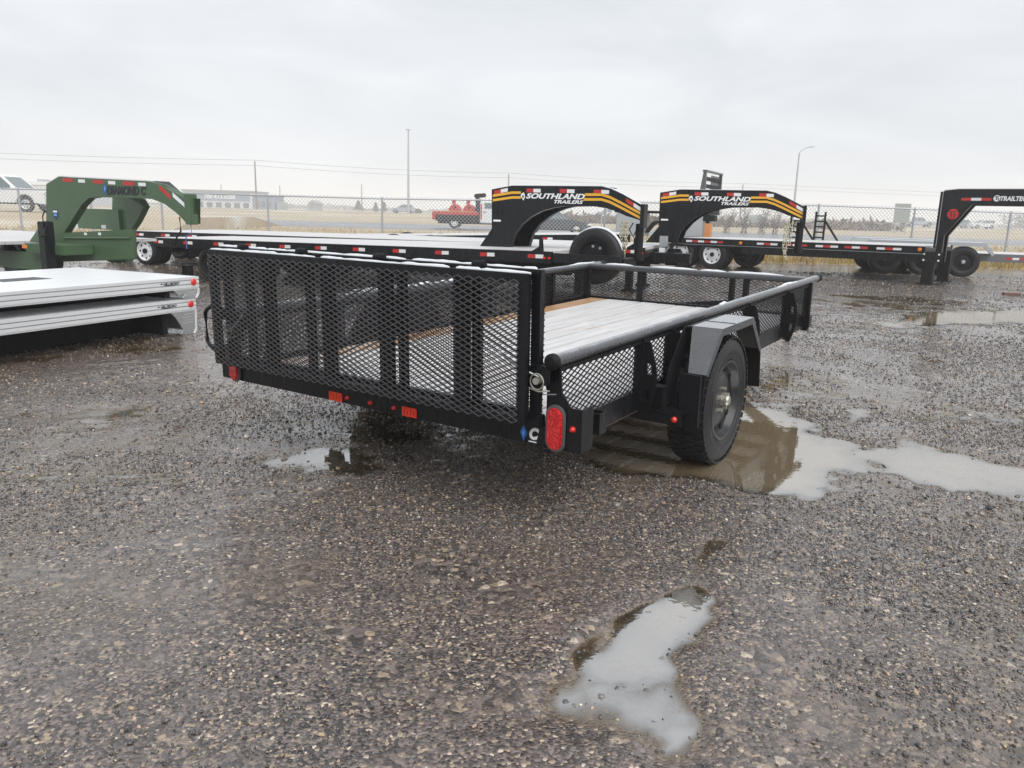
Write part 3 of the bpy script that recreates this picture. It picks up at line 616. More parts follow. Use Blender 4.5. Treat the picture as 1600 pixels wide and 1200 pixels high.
for side in (0, 1):
    s = 1 if side == 0 else -1; fx = (lambda u: u) if side == 0 else (lambda u: -W - u)
    wn_ = MB(); we = bpy.data.objects.new('wheel', None); COL.objects.link(we); we.parent = UT
    make_wheel(we, (fx(.022), WV, WZ_), 'x', s, .345, .205, .205)
    prof = [(.945, .535), (1.135, .735), (1.635, .735), (1.825, .535)]
    t_ = .005
    # fender: bent plate and outer skirt
    mb = MB(); a, b = sorted((fx(-.004), fx(.15)))
    inn = [(.951, .532), (1.138, .729), (1.632, .729), (1.819, .532)]
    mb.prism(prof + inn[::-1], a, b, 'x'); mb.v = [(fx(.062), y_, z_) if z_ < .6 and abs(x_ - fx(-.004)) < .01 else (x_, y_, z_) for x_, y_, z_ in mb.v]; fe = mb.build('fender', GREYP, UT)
    for q0, q1, q2, q3 in (((.905, .300), (.944, .533), (.950, .533), (.911, .300)), ((1.862, .300), (1.820, .533), (1.826, .533), (1.868, .300))): MB().prism([q0, q1, q2, q3], *sorted((fx(.03), fx(.15))), 'x').build('fender_drop', BLACK2, UT)
    lip = [(.972, .520), (1.150, .697), (1.620, .697), (1.798, .520)]
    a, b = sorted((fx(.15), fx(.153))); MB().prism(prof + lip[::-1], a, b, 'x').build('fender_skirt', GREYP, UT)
    a, b = sorted((fx(-.045), fx(-.039))); MB().prism([(.905, .37), (.945, .53), (1.13, .728), (1.64, .728), (1.82, .53), (1.868, .37)], a, b, 'x').build('fender_back', BLACK2, UT)
    a, b = sorted((fx(-.038), fx(-.005))); MB().box(a, b, 1.135, 1.635, .722, .730).build('fender_liner', BLACK2, UT)
    MB().box(*sorted((fx(-.004), fx(.15))), 1.33, 1.336, .7355, .7375).build('fender_seam', BLACK2, UT)
    # bracket behind the wheel carrying the side marker
    a, b = sorted((fx(-.17), fx(.10)))
    mb = MB().box(a, b, .80, .806, .305, .362).box(a, b, .806, .90, .356, .362); mb.build('fender_bracket', BLACK, UT)
    mb = MB().box(*sorted((fx(-.10), fx(-.02))), .84, .905, .36, .47); mb.build('fender_gusset', BLACK2, UT)
    mb = MB().box(*sorted((fx(.05), fx(.148))), .885, .904, .285, .54); mb.build('fender_stay', BLACK2, UT)
    MB().lathe([(0, .780), (.008, .782), (.0145, .790), (.015, .80)], (fx(.065), 0, .334), 'y', 14).build('side_marker', RED, UT, smooth=True)
    # leaf spring
    MB().tube([(fx(-.17), WV - .33, .30), (fx(-.17), WV - .15, .255), (fx(-.17), WV, .24), (fx(-.17), WV + .15, .255), (fx(-.17), WV + .33, .30)], .022, 6).build('leaf_spring', BLACK2, UT)
MB().tube([(-W - .0, WV, WZ_ - .02), (0, WV, WZ_ - .02)], .036, 12).build('axle', BLACK2, UT, smooth=True)
for s in (-1, 1): MB().bar((UC + s * .95, LT - .3, .33), (UC + s * .05, LT + 1.15, .33), .05, .09).build('tongue_arm', BLACK, UT)
B('coupler', BLACK, UT, UC - .06, UC + .06, LT + 1.1, LT + 1.4, .30, .38, .01)
MB().tube([(UC + .14, LT + .75, .0), (UC + .14, LT + .75, .66)], .03, 12).build('tongue_jack', BLACK2, UT, smooth=True)
B('jack_foot', BLACK2, UT, UC + .06, UC + .22, LT + .67, LT + .83, -.09, .0)

# ------------------------------------------------------------------ flat deck gooseneck trailers
def tape(parent, x, y, z, n, w=.10, h=.045, slope=0., first='r', gap=0.):
    """one conspicuity mark: red and white pieces side by side"""
    for i in range(n):
        a = x + i * w; m = REDT if (i % 2 == 0) == (first == 'r') else WHT
        za, zb = z + slope * i * w, z + slope * (i + 1) * w
        MB().prism([(a, za), (a + w, zb), (a + w, zb + h), (a, za + h)], y - .003, y - .001).build('tape_mark', m, parent)
def flat_deck(t, L, Wd, zr, zf, dirn=1, planks=12, side=.16, deckmat=None):
    """deck with side channel, planks and crossmembers, heights zr at x=0 and zf at x=L"""
    Z = lambda x: zr + (zf - zr) * x / L
    def slab(name, m, xa, xb, y0, y1, d0, d1, bev=0.):
        return MB().add([(xa, y0, Z(xa) + d0), (xb, y0, Z(xb) + d0), (xb, y1, Z(xb) + d0), (xa, y1, Z(xa) + d0), (xa, y0, Z(xa) + d1), (xb, y0, Z(xb) + d1), (xb, y1, Z(xb) + d1), (xa, y1, Z(xa) + d1)],
                 [(0, 3, 2, 1), (4, 5, 6, 7), (0, 1, 5, 4), (1, 2, 6, 5), (2, 3, 7, 6), (3, 0, 4, 7)]).build(name, m, t, bevel=bev)
    pw = (Wd - .10) / planks
    for i in range(planks): slab('deck_plank', deckmat or FARDECK, .03, L - .03, .05 + i * pw + .004, .05 + (i + 1) * pw - .004, -.045, 0)
    for y0 in (0, Wd - .048): slab('side_channel', BLACK, 0, L, y0, y0 + .048, -side, -.004)
    for xa in (0, L - .05): slab('end_channel', BLACK, xa, xa + .05, .05, Wd - .05, -side, -.05)
    for y0 in (Wd * .28, Wd * .66): slab('main_beam', BLACK2, .1, L - .05, y0, y0 + .12, -.36, -.05)
    for k in range(int(L / .6)): slab('deck_crossmember', BLACK2, .3 + k * .6, .38 + k * .6, .05, Wd - .05, -.14, -.05)
    return Z, slab
def axle_set(t, xs, y, out, zc, r, rr, rim, w=.22, dual=False, far=None):
    for x in xs:
        for yy, oo in ((y, -1), (far, 1)) if far else ((y, -1),):
            e = bpy.data.objects.new('wheel', None); COL.objects.link(e); e.parent = t
            make_wheel(e, (x, yy, zc), 'y', oo, r, rr, w, rim, tread=False, detail=False, seg=32)
            if rim is RIMW:
                MB().lathe([(0, yy + oo * (w * .34 + .04)), (.05, yy + oo * (w * .34 + .035)), (.055, yy + oo * w * .34)], (x, 0, zc), 'y', 14).build('hub_cap', BLACK2, e)
                for i in range(8):
                    a = 2 * PI * i / 8; MB().tube([(x + rr * .80 * math.cos(a), yy + oo * w * .24, zc + rr * .80 * math.sin(a)), (x + rr * .8 * math.cos(a), yy + oo * w * .305, zc + rr * .8 * math.sin(a))], .022, 8).build('rim_hole', BLACK2, e)
            else:
                MB().lathe([(0, yy + oo * (w * .34 + .04)), (.045, yy + oo * (w * .34 + .035)), (.05, yy + oo * w * .34)], (x, 0, zc), 'y', 14).build('hub_cap', GALV, e)
            if dual: MB().lathe(tyre_profile(r, rr, w), (x, yy + (.28 if oo < 0 else -.28), zc), 'y', 28).build('tyre', RUBBER, e, smooth=True)
    for x in xs: MB().tube([(x, y, zc), (x, (far or y + 1.6), zc)], .06, 8).build('axle', BLACK2, t)
def chain(parent, top, n, drop, r=.022, bunch=False):
    p = Vector(top)
    for i in range(n):
        mb = MB(); c = p + Vector((random.uniform(-.012, .012), random.uniform(-.01, .01), -drop * i)); o = i % 2
        pts = []
        for k in range(13):
            a = 2 * PI * k / 12; q = (r * .75 * math.cos(a), r * 1.45 * math.sin(a))
            pts.append(c + (Vector((q[0], 0, q[1])) if o else Vector((q[0] * .35, q[0] * .9, q[1]))))
        mb.tube(pts, .0075, 5, cap=False); mb.build('chain_link', CHAIN, parent)

F1 = atY(862, 393, 10.4); R1 = atY(237, 371, 14.0)
FS1 = Frame(R1, F1 - R1)
NECK_Y = .95      # plane of the near arm, from the near deck edge
def s1(px, py, y=NECK_Y): return FS1.on(px, py, y)
ARM = [s1(*q) for q in ((768, 386), (768, 296), (800, 290), (940, 291), (955, 295), (972, 303), (1002, 320), (1002, 345), (977, 337), (962, 330), (945, 325), (925, 322), (880, 322), (862, 325), (845, 330), (828, 339), (814, 351), (803, 366), (797, 386))]
ARM0 = ARM[0][0]
ARM = [(x - ARM0, z) for x, z in ARM]
def na(px, py): a, z = s1(px, py, NECK_Y); return (a - ARM0, z)
def band(t, top, th, y, m, name, X0):
    lo = [(x, z - th) for x, z in top]
    for (a, b, c, d) in zip(top[:-1], top[1:], lo[1:], lo[:-1]):
        pass
    MB().prism([(x + X0, z) for x, z in top + lo[::-1]], y - .003, y - .001).build(name, m, t)
def southland(label, frame, L, Wd, zr, zf, X0, neck_dz, rimx, rim, axle_dual, n_marks, mark0, spare):
    t = thing('gooseneck_trailer', label, 'trailer', frame.o, frame.rz, 'black flat deck trailers with lettered gooseneck arches')
    Z, slab = flat_deck(t, L, Wd, zr, zf)
    sl = (zf - zr) / L
    for i in range(n_marks):
        x = mark0 + i * (L - mark0 - .35) / (n_marks - 1); tape(t, x, 0, Z(x) - .095, 2, .115, .05, sl)
    B('deck_lip', GALV, t, 0.02, 0.04, 0.05, Wd - .05, Z(0) - .02, Z(0) + .004)
    ys = (NECK_Y, NECK_Y + .62)
    P = [(x + X0, z + neck_dz) for x, z in ARM]
    for i, y in enumerate(ys):
        mb = MB().prism(P, y, y + .10)
        if i: mb.v = [(x, yy - .60 * max(0, min(1, (x - X0 - .75) / 1.1)), z) for x, yy, z in mb.v]
        mb.build('neck_arm', BLACK, t, bevel=.006)
    # top plates of the neck, snow on them
    for k in range(1, 6):
        a, b = P[k], P[k + 1]
        MB().prism([(a[0], a[1] - .012), (b[0], b[1] - .012), (b[0], b[1] - .002), (a[0], a[1] - .002)], ys[0] + .10, ys[1] - (.46 if k > 2 else 0)).build('neck_top_plate', BLACK, t)
    for y in ys[:1]:
        top = P[1:7]; MB().prism(top + [(x, z + .007) for x, z in top[::-1]], y + .01, y + .09).build('neck_snow', SNOW, t)
    B('neck_cross_plate', BLACK2, t, X0 + .02, X0 + .05, ys[0] + .1, ys[1], P[0][1], P[1][1] - .15)
    yf = ys[0]
    def shift(q): return [(x, z + neck_dz) for x, z in [na(*k) for k in q]]
    for q in (((770, 304), (800, 299), (814, 299)), ((770, 311), (800, 306.5), (814, 306.5)), ((914, 302), (940, 302), (953, 306), (970, 314.5), (1002, 332)), ((912, 309.5), (940, 309.5), (953, 313.5), (969, 321.5), (1002, 339))): band(t, shift(q), .036, yf, YEL, 'yellow_stripe', X0)
    th = na(880, 303)[1] - na(880, 311)[1]
    zt = na(868, 311)[1] + neck_dz; xa, xb = na(822, 306)[0] + X0, na(914, 306)[0] + X0
    text('maker_lettering', 'SOUTHLAND', DECALW, t, xa, xb, zt, zt + .078, yf, .3, .035, thick=.004)
    xc = na(866, 311)[0] + X0; text('maker_lettering', 'TRAILERS', DECALW, t, xc, xb - .02, zt - .062, zt - .012, yf, .3, .03, thick=.004)
    xs = na(813.5, 306)[0] + X0
    MB().prism([(xs + .0, zt + .035), (xs + .05, zt - .03), (xs + .075, zt + .03), (xs + .055, zt + .085), (xs + .02, zt + .075)], yf - .004, yf - .001).build('shield_emblem', DECALW, t)
    MB().prism([(xs + .025, zt + .03), (xs + .046, zt + .0), (xs + .056, zt + .03), (xs + .044, zt + .055)], yf - .006, yf - .0045).build('shield_emblem_core', BLKD, t)
    for px, py, s_ in ((772, 303, .18), (822.5, 300, 0), (874.5, 300.5, -.02), (927.5, 301.5, -.03), (978, 315, -.55)):
        a, z = na(px, py); tape(t, a + X0, yf, z + neck_dz - .005, 2, .115, .052, s_)
    a, z = na(771, 346); B('model_decal', DECALW, t, a + X0, a + X0 + .125, yf - .003, yf - .001, z + neck_dz, z + neck_dz + .028)
    # rear brace, coupler tube, reflector
    MB().prism([(X0 - .22, P[0][1]), (X0 - .005, P[0][1]), (X0 - .005, P[0][1] + .28)], yf + .02, yf + .05).build('neck_gusset', BLACK, t)
    cx = P[6][0]
    B('coupler_plate', BLACK, t, cx, cx + .055, ys[0] - .02, ys[0] + .13, P[7][1] - .10, P[6][1] + .01)
    mid = ys[0] + .21
    MB().tube([(cx - .02, mid - .15, P[7][1] - .04), (cx - .02, mid - .15, P[7][1] - .46)], .058, 14).build('coupler_tube', BLACK2, t, smooth=True)
    MB().tube([(cx - .02, mid - .15, P[7][1] - .46), (cx - .02, mid - .15, P[7][1] - .54)], .078, 14).build('coupler_socket', BLACK2, t, smooth=True)
    for k, (dx, n) in enumerate(((-.20, 13), (-.24, 11), (-.15, 8))): chain(t, (cx + dx, yf - .04 - .03 * k, P[7][1] - .05), n, .048, .022)
    MB().tube([(cx - .1, yf, P[7][1] - .03), (cx - .14, yf - .03, P[7][1] - .12), (cx - .08, yf - .02, P[7][1] - .22), (cx - .04, yf, P[7][1] - .1)], .01, 6).build('breakaway_cable', BLACK2, t)
    for x in (L - .30,):   # stake at the front of the deck
        MB().prism([(x, Z(x) - .02), (x + .16, Z(x) - .02), (x + .14, Z(x) + .16), (x + .10, Z(x) + .16), (x + .10, Z(x) + .06), (x, Z(x) - .0)], .02, .06).build('deck_stop', BLACK, t)
    for q in (.0, .07): MB().lathe([(0, -.03), (.014, -.028), (.018, -.001)], (L - .10 + q, 0, Z(L) - .09), 'y', 10).build('marker_lamp', RED, t)
    # neck side rails going forward at deck level, front landing leg
    for y in (NECK_Y, NECK_Y + .62): B('neck_rail', BLACK2, t, L, X0 + .3, y, y + .1, zf - .30, zf - .06) if X0 + .3 > L else None
    for y in (.55, Wd - .75): B('landing_leg', BLACK2, t, L - .42, L - .30, y, y + .12, .04, zf - .1); B('landing_foot', BLACK2, t, L - .48, L - .24, y - .06, y + .18, .0, .04)
    axle_set(t, rimx, .16, -1, .295, .295, .19, rim, .22, axle_dual, Wd - .16)
    return t
z_rear1, z_front1 = float(R1[2]), float(F1[2])
L1 = float(np.linalg.norm((F1 - R1)[:2]))
SL1 = southland('nearer black flat deck trailer, spare wheel leaning under its gooseneck arch', FS1, L1, 2.55, z_rear1, z_front1, ARM0, 0., (1.35, 2.25), BLACK2, True, 11, .06, True)
e = bpy.data.objects.new('spare_wheel', None); COL.objects.link(e); e.parent = SL1
sx_, sz_ = FS1.on(932, 397, .75)
make_wheel(e, (sx_, .75, sz_ - .03), 'y', -1, .385, .215, .235, BLACK2, tread=False, detail=False, seg=40)
MB().tube([(sx_ + .384 * math.cos(a), .75, sz_ - .03 + .388 * math.sin(a)) for a in np.linspace(.25, PI - .25, 15)], [.004] + [.022] * 13 + [.004], 8).build('tyre_snow', SNOW, SL1, smooth=True)
for i in range(8):
    a = 2 * PI * i / 8 + .2; MB().tube([(sx_ + .14 * math.cos(a),   .70, sz_ - .03 + .14 * math.sin(a)), (sx_ + .14 * math.cos(a), .672, sz_ - .03 + .14 * math.sin(a))], .020, 8).build('rim_hole', GALV if i in (2, 1) else mat('void_black'), e)
B('spare_carrier', BLACK2, SL1, L1, sx_ + .5, .5, 1.0, z_front1 - .20, z_front1 - .08)
MB().bar((sx_, .70, z_front1 - .2), (sx_, .85, sz_ + .1), .05, .05).build('spare_bracket', BLACK2, SL1)
B('front_rail_plate', BLACK, SL1, L1 + .01, L1 + .95, .02, .06, z_front1 - .14, z_front1 - .02)

F2 = atY(1008, 387, 12.85); R2 = atY(205, 360.5, 16.6); FS2 = Frame(R2, F2 - R2); L2 = float(np.linalg.norm((F2 - R2)[:2]))
X2 = FS2.on(1028, 380, NECK_Y)[0]; dz2 = FS2.on(1060, 296, NECK_Y)[1] - na(800, 290)[1]
SL2 = southland('farther black flat deck trailer whose lettered gooseneck stands before the truck bed', FS2, L2, 2.55, float(R2[2]), float(F2[2]), X2, dz2, (FS2.on(232, 398, .16)[0], FS2.on(232, 398, .16)[0] - .95), RIMW, True, 16, .1, False)
xa, za = FS2.on(1028, 384, NECK_Y - .05)
B('document_box', GALV, SL2, xa + .02, xa + .16, NECK_Y - .04, NECK_Y - .001, za - .01, za + .17)
B('document_sheet', DECALW, SL2, xa + .025, xa + .13, NECK_Y - .05, NECK_Y - .045, za - .17, za - .03)
pts = [FS2.on(px, py, NECK_Y - .10) for px, py in ((1041, 372), (1045, 386), (1038, 396), (1034, 403), (1040, 412), (1058, 412), (1066, 408))]
MB().tube([(x, NECK_Y - .1, z) for x, z in pts], .014, 6).build('hydraulic_hose', GALV, SL2, smooth=True)
xb, zb = FS2.on(1040, 412, NECK_Y - .1)
B('pump_box', BLACK2, SL2, xb, xb + .22, NECK_Y - .18, NECK_Y - .01, zb - .02, zb + .12, .01)
B('marker_lamp', AMB, SL2, L2 - .14, L2 - .08, -.02, -.001, float(F2[2]) - .12, float(F2[2]) - .085)
B('front_rail_plate', BLACK, SL2, L2 + .01, X2 + .6, NECK_Y - .3, NECK_Y - .02, float(F2[2]) - .26, float(F2[2]) - .10)

# third flat deck, low behind them
FR = atY(985, 366, 18.6); RR = atY(470, 369, 18.9); FS3 = Frame(RR, FR - RR); L3 = float(np.linalg.norm((FR - RR)[:2]))
t3 = thing('flat_deck_trailer', 'low black flat deck trailer with snowy deck close to the fence', 'trailer', FS3.o, FS3.rz)
flat_deck(t3, L3, 2.3, float(RR[2]), float(FR[2]), planks=10)
for i in range(7): tape(t3, .3 + i * 1.1, 0, float(RR[2]) + (FR[2] - RR[2]) * (.3 + i * 1.1) / L3 - .11, 2, .12, .05)
axle_set(t3, (2.2, 3.1), .2, -1, .36, .36, .2, BLACK2, .2, False, 2.1)
for x in (L3 - .6,): B('landing_leg', BLACK2, t3, x, x + .1, .5, .6, 0, float(FR[2]) - .1)

# ------------------------------------------------------------------ flat deck trailer with square gooseneck
TL = atY(1062, 371, 20.6); TRt = atY(1446, 385, 16.8); FT = Frame(TL, TRt - TL); LT1 = float(np.linalg.norm((TRt - TL)[:2]))
T1 = thing('square_neck_trailer', 'long black flat deck trailer with square gooseneck and red round emblem', 'trailer', FT.o, FT.rz)
zr1, zf1 = float(TL[2]), float(TRt[2]); Z1, slab1 = flat_deck(T1, LT1, 2.55, zr1, zf1, side=.14)
slab1('outer_beam', BLACK, 1.7, LT1 - .02, .05, .12, -.34, -.16); slab1('beam_flange', GALV, .1, LT1 - .02, -.004, .0, -.165, -.155)
i = 0
for px in (1072, 1101, 1183, 1228, 1275, 1320, 1371):
    x = FT.on(px, 378)[0]; tape(T1, x, 0, Z1(x) - .105, 3, .17, .05, (zf1 - zr1) / LT1, 'r' if i % 2 else 'w'); i += 1
for px, py in ((1157, 380), (1437, 390)):
    x, z = FT.on(px, py); MB().lathe([(0, -.03), (.03, -.028), (.042, -.001)], (x, 0, z), 'y', 14).build('marker_lamp', AMB, T1, smooth=True)
xw = FT.on(1115, 403, .15)[0]; axle_set(T1, (xw - .9, xw), .13, -1, .385, .385, .225, RIMW, .22, True, 2.4)
B('fender_bar', BLACK2, T1, xw - 1.4, xw + .6, .02, .05, zr1 - .22, zr1 - .16)
NY = .05
def tn(px, py): return FT.on(px, py, NY)
g = [tn(*q) for q in ((1459, 412), (1459, 299), (1482, 295))]
xr = g[0][0]; zb_, zt_, zc_ = tn(1459, 410)[1], tn(1461, 297)[1], tn(1517, 321)[1]
pw_ = tn(1476, 360)[0] - xr; sp_ = tn(1517, 321)[0] - xr; zg_ = tn(1475, 368)[1]
poly = [(xr, zb_), (xr, zt_ - .01), (xr + .28, zt_ + .02), (xr + 3.0, zt_ + .02), (xr + 3.0, zc_), (xr + sp_, zc_), (xr + pw_, zg_), (xr + pw_, zb_)]
for y in (NY, .42): MB().prism(poly, y, y + .12).build('neck_arm', BLACK, T1, bevel=.008)
B('neck_back_plate', BLACK, T1, xr - .06, xr - .002, NY, .54, Z1(LT1) - .02, zt_ - .03)
B('neck_flange', GALV, T1, xr - .012, xr - .001, NY - .02, NY - .004, Z1(LT1), zt_ - .02)
MB().prism([(xr, zt_ - .008), (xr + .28, zt_ + .022), (xr + 3.0, zt_ + .022), (xr + 3, zt_ + .034), (xr + .28, zt_ + .034), (xr, zt_ + .004)], NY, .54).build('neck_snow', SNOW, T1)
B('coupler_tube', BLACK2, T1, xr + 2.85, xr + 3.0, .18, .38, .55, zc_)
xa, za = tn(1503, 311); tape(T1, xa - .01, NY, za - .03, 3, .18, .055, 0, 'r')
xa = tn(1563, 309)[0]; zz = tn(1563, 314)[1]; text('maker_lettering', 'TRAILTECH', DECALW, T1, xa, xa + .53, zz, zz + .095, NY, .12, .04, thick=.004)
xl = tn(1558, 308)[0]; MB().lathe([(0, -.004), (.062, -.004), (.062, -.001), (0, -.001)], (xl, NY, zz + .05), 'y', 24).build('round_emblem', DECALW, T1)
for dx, dz, w_, h_ in ((-.045, .03, .09, .02), (-.015, -.04, .025, .07), (.03, -.05, .02, .06)): B('emblem_mark', BLKD, T1, xl + dx * .8, xl + dx * .8 + w_ * .8, NY - .007, NY - .005, zz + .05 + dz * .8, zz + .05 + dz * .8 + h_ * .8)
xe, ze = tn(1489, 334.5); MB().lathe([(0, -.004), (.105, -.004), (.105, -.001), (0, -.001)], (xe, NY, ze), 'y', 28).build('red_emblem', mat('red_decal', (.62, .03, .025), .4), T1)
for dx, dz, w_, h_ in ((-.09, .045, .18, .012), (-.055, -.07, .014, .11), (-.03, -.08, .014, .12), (.012, -.085, .024, .115), (.05, -.02, .04, .012)): B('emblem_mark', BLKD, T1, xe + dx, xe + dx + w_, NY - .007, NY - .005, ze + dz, ze + dz + h_)
pb = [tn(1440, 393), tn(1471, 411)]
B('bolt_plate', BLACK, T1, pb[0][0], pb[1][0], NY - .02, NY - .002, pb[1][1], pb[0][1])
for q in ((.15, .2), (.15, .78), (.85, .2), (.85, .78)): MB().lathe([(0, -.035), (.020, -.033), (.022, -.02)], (pb[0][0] + q[0] * (pb[1][0] - pb[0][0]), NY, pb[1][1] + q[1] * (pb[0][1] - pb[1][1])), 'y', 8).build('bolt', DECALW, T1)
for y in (NY, 1.5): B('landing_leg', BLACK2, T1, pb[0][0] + .05, pb[0][0] + .27, y, y + .15, .03, pb[0][1]); B('landing_foot', BLACK2, T1, pb[0][0] - .02, pb[0][0] + .34, y - .06, y + .2, .0, .03)
MB().tube([(pb[0][0] + .35, NY, .03), (pb[0][0] + .45, NY, .06), (pb[0][0] + .50, NY, .15), (pb[0][0] + .57, NY, .16), (pb[0][0] + .60, NY, .09)], .014, 6).build('chain_hook', BLACK2, T1, smooth=True)

# ------------------------------------------------------------------ triple axle equipment trailer behind it
TW = gnd(1500, 433); TW1 = gnd(1379, 428); FE = Frame(TW1, np.array(TW) - np.array(TW1)); le = float(np.linalg.norm((TW - TW1)[:2]))
E1 = thing('equipment_trailer', 'grey triple axle equipment trailer with raised ladder ramps behind the square neck trailer', 'trailer', FE.o, FE.rz)
rt_ = .385
axle_set(E1, (0, le * .5, le), 0.02, -1, rt_, rt_, .215, BLACK2, .24, False, 2.2)
fz = .86
fp = [(-.62, .62), (-.42, fz), (le + .42, fz), (le + .66, .60)]; fi = [(-.57, .62), (-.39, fz - .04), (le + .39, fz - .04), (le + .61, .60)]
for y in (-.14, 2.12):
    MB().prism(fp + fi[::-1], y, y + .26).build('fender', mat('wet_mid_grey_paint', (.12, .125, .13), .3, coat=.3), E1); MB().prism(fp + [(x, z - .05) for x, z in fi[::-1]], y - .004, y - .001).build('fender_edge', GALV, E1)
    MB().prism([(-.40, fz + .002), (le + .40, fz + .002), (le + .40, fz + .014), (-.40, fz + .014)], y + .02, y + .24).build('fender_snow', SNOW, E1)
for a in range(10): B('deck_plank', FARDECK, E1, -2.6, le + 3.2, .18 + a * .195, .365 + a * .195, .55, .60)
for y in (.13, 2.13): B('side_channel', mat('wet_mid_grey_paint'), E1, -2.6, le + 3.2, y, y + .05, .40, .60)
for a in range(4): tape(E1, le + 1.0 + a * .9, .13, .47, 3, .15, .05)
for px in (1245, 1283):
    x, z = FE.on(px, 331, 1.2 if px > 1260 else .4); y = 1.2 if px > 1260 else .4
    r = bpy.data.objects.new('ladder_ramp', None); COL.objects.link(r); r.parent = E1
    for dx in (0, .24): B('ramp_rail', BLACK2, r, x - .14 + dx, x - .09 + dx, y, y + .05, .60, z)
    for k in range(6): B('ramp_rung', BLACK2, r, x - .09, x + .10, y + .005, y + .045, .68 + k * .145, .72 + k * .145)
    MB().bar((x + .12, y + .02, z - .22), (x + .62, y + .02, .60), .05, .05).build('ramp_strut', BLACK2, r)

# ------------------------------------------------------------------ truck bed on stands with headache rack
BR = atY(1100, 370, 16.6); FB = Frame(atY(958, 370, 23.3), FS1.t); 
TB = thing('truck_bed', 'black and silver truck bed with headache rack raised on stands behind the arches', 'truck bed', FB.o, FB.rz)
lb = FB.on(1098, 340)[0]; ztop = FB.on(1050, 330)[1]; zsk = FB.on(1050, 371)[1]
B('bed_deck', BLACK2, TB, 0, lb, 0, 2.0, ztop - .07, ztop)
for a, b, nm in ((.06, lb * .36, 0), (lb * .62, lb - .02, 0)):
    B('toolbox', mat('satin_silver_panel', (.5, .51, .52), .35, metal=.3), TB, a, b, .02, .45, zsk, ztop - .072, .01); B('toolbox_lid', mat('satin_silver_panel'), TB, a + .03, b - .03, .008, .019, zsk + .05, ztop - .14, .004)
arch = [(lb * .37 + (lb * .24) * k / 10, zsk + .10 + .30 * math.sin(PI * k / 10)) for k in range(11)]; arch2 = [(x, z + .05) for x, z in arch]
MB().prism(arch + arch2[::-1], .0, .4).build('wheel_arch', BLACK2, TB)
zr = FB.on(1110, 268)[1]
for y in (.02, 1.9): MB().prism([(lb - .22, ztop), (lb + .0, ztop), (lb - .0, zr), (lb - .08, zr)], y, y + .08).build('rack_post', mat('dark_grey_panel', (.10, .105, .11), .4), TB)
B('rack_top', mat('dark_grey_panel'), TB, lb - .10, lb + .01, .0, 2.0, zr, zr + .05)
for k in range(5): B('rack_louvre', BLACK2, TB, lb - .05, lb - .02, .10, 1.9, ztop + .06 + k * (zr - ztop - .1) / 5, ztop + .17 + k * (zr - ztop - .1) / 5)
B('rack_sheet', mat('dark_grey_panel'), TB, lb - .075, lb - .055, .9, 1.9, ztop + .02, zr - .06)
for x in (.10, lb - .12):
    for y in (.25, .9): B('stand', BLACK2, TB, x - .06, x + .08, y, y + .12, 0, ztop - .07)
B('stand_beam', ORANGE, TB, lb + .05, lb + .22, .1, .24, .0, zsk + .42); B('light_box', BLACK2, TB, lb - .02, lb + .3, .12, .45, ztop - .25, ztop - .08)

# ------------------------------------------------------------------ green gooseneck
G0 = atY(98, 408, 10.3); FG = Frame(G0, FS1.t)
GT = thing('green_gooseneck_trailer', 'army green gooseneck trailer with lettered arch and black jack', 'trailer', FG.o, FG.rz)
gp = lambda px, py, y=0.: FG.on(px, py, y)
outl = [gp(*q) for q in ((98, 409), (98, 400), (80, 395), (72, 350), (72, 288), (92, 276), (230, 283), (245, 287), (262, 296), (290, 310), (302, 310), (302, 350), (291, 349), (284, 341), (272, 330), (256, 318), (237, 311), (200, 309), (150, 308), (138, 310), (127, 321), (112, 345), (104, 358), (100, 365))]
nar = [q for q in outl]
WG = .95
for y in (0, WG):
    mb = MB().prism(nar, y, y + .10)
    if y: mb.v = [(x, yy - .945 * max(0, min(1, (x - .45) / .85)), z) for x, yy, z in mb.v]
    mb.build('neck_arm', GREEN, GT, bevel=.008)
tp = nar[5:10]
for a, b in zip(tp[:-1], tp[1:]): MB().prism([(a[0], a[1] - .02), (b[0], b[1] - .02), (b[0], b[1] - .004), (a[0], a[1] - .004)], .10, .14).build('neck_top_plate', GREEN, GT)
MB().prism([(nar[4][0], nar[4][1] + .002), (nar[5][0], nar[5][1] + .002)] + [(nar[6][0], nar[6][1] + .002), (nar[6][0], nar[6][1] + .012), (nar[5][0], nar[5][1] + .012)], 0.0, .10).build('neck_snow', SNOW, GT)
bx = [gp(98, 364), gp(214, 358), gp(215, 405), gp(98, 409)]
MB().prism([bx[0], (bx[1][0], bx[1][1]), bx[2], bx[3]], -.04, -.004).build('neck_side_plate', GREEN, GT, bevel=.006)
a, b = gp(106, 372), gp(209, 372); MB().tube([(a[0], -.05, a[1]), (b[0], -.05, b[1])], .014, 8).build('box_rail', GREEN, GT, smooth=True)
B('toolbox', GREEN, GT, bx[0][0] + .02, bx[1][0] - .40, .11, .2, bx[3][1] + .05, bx[0][1] - .05)
a, b = gp(110, 325, .9), gp(187, 360, .9); MB().prism([(a[0], b[1]), (b[0], b[1]), (b[0], a[1]), (a[0] + .12, a[1])], WG - .05, WG - .01).build('toolbox_back', GREEN, GT)
for q, w_, h_ in (((113, 356), .14, .06), ((159, 357), .10, .05)):
    a = gp(q[0], q[1], .90); B('warning_decal', mat('pale_grey_decal', (.62, .63, .62), .5), GT, a[0], a[0] + w_, WG - .055, WG - .051, a[1], a[1] + h_)
for px in (132, 154): a = gp(px, 366, -.04); B('drain_slot', DECALW, GT, a[0], a[0] + .05, -.046, -.041, a[1] - .01, a[1] + .02)
a, b = gp(168, 302), gp(229, 304.5)
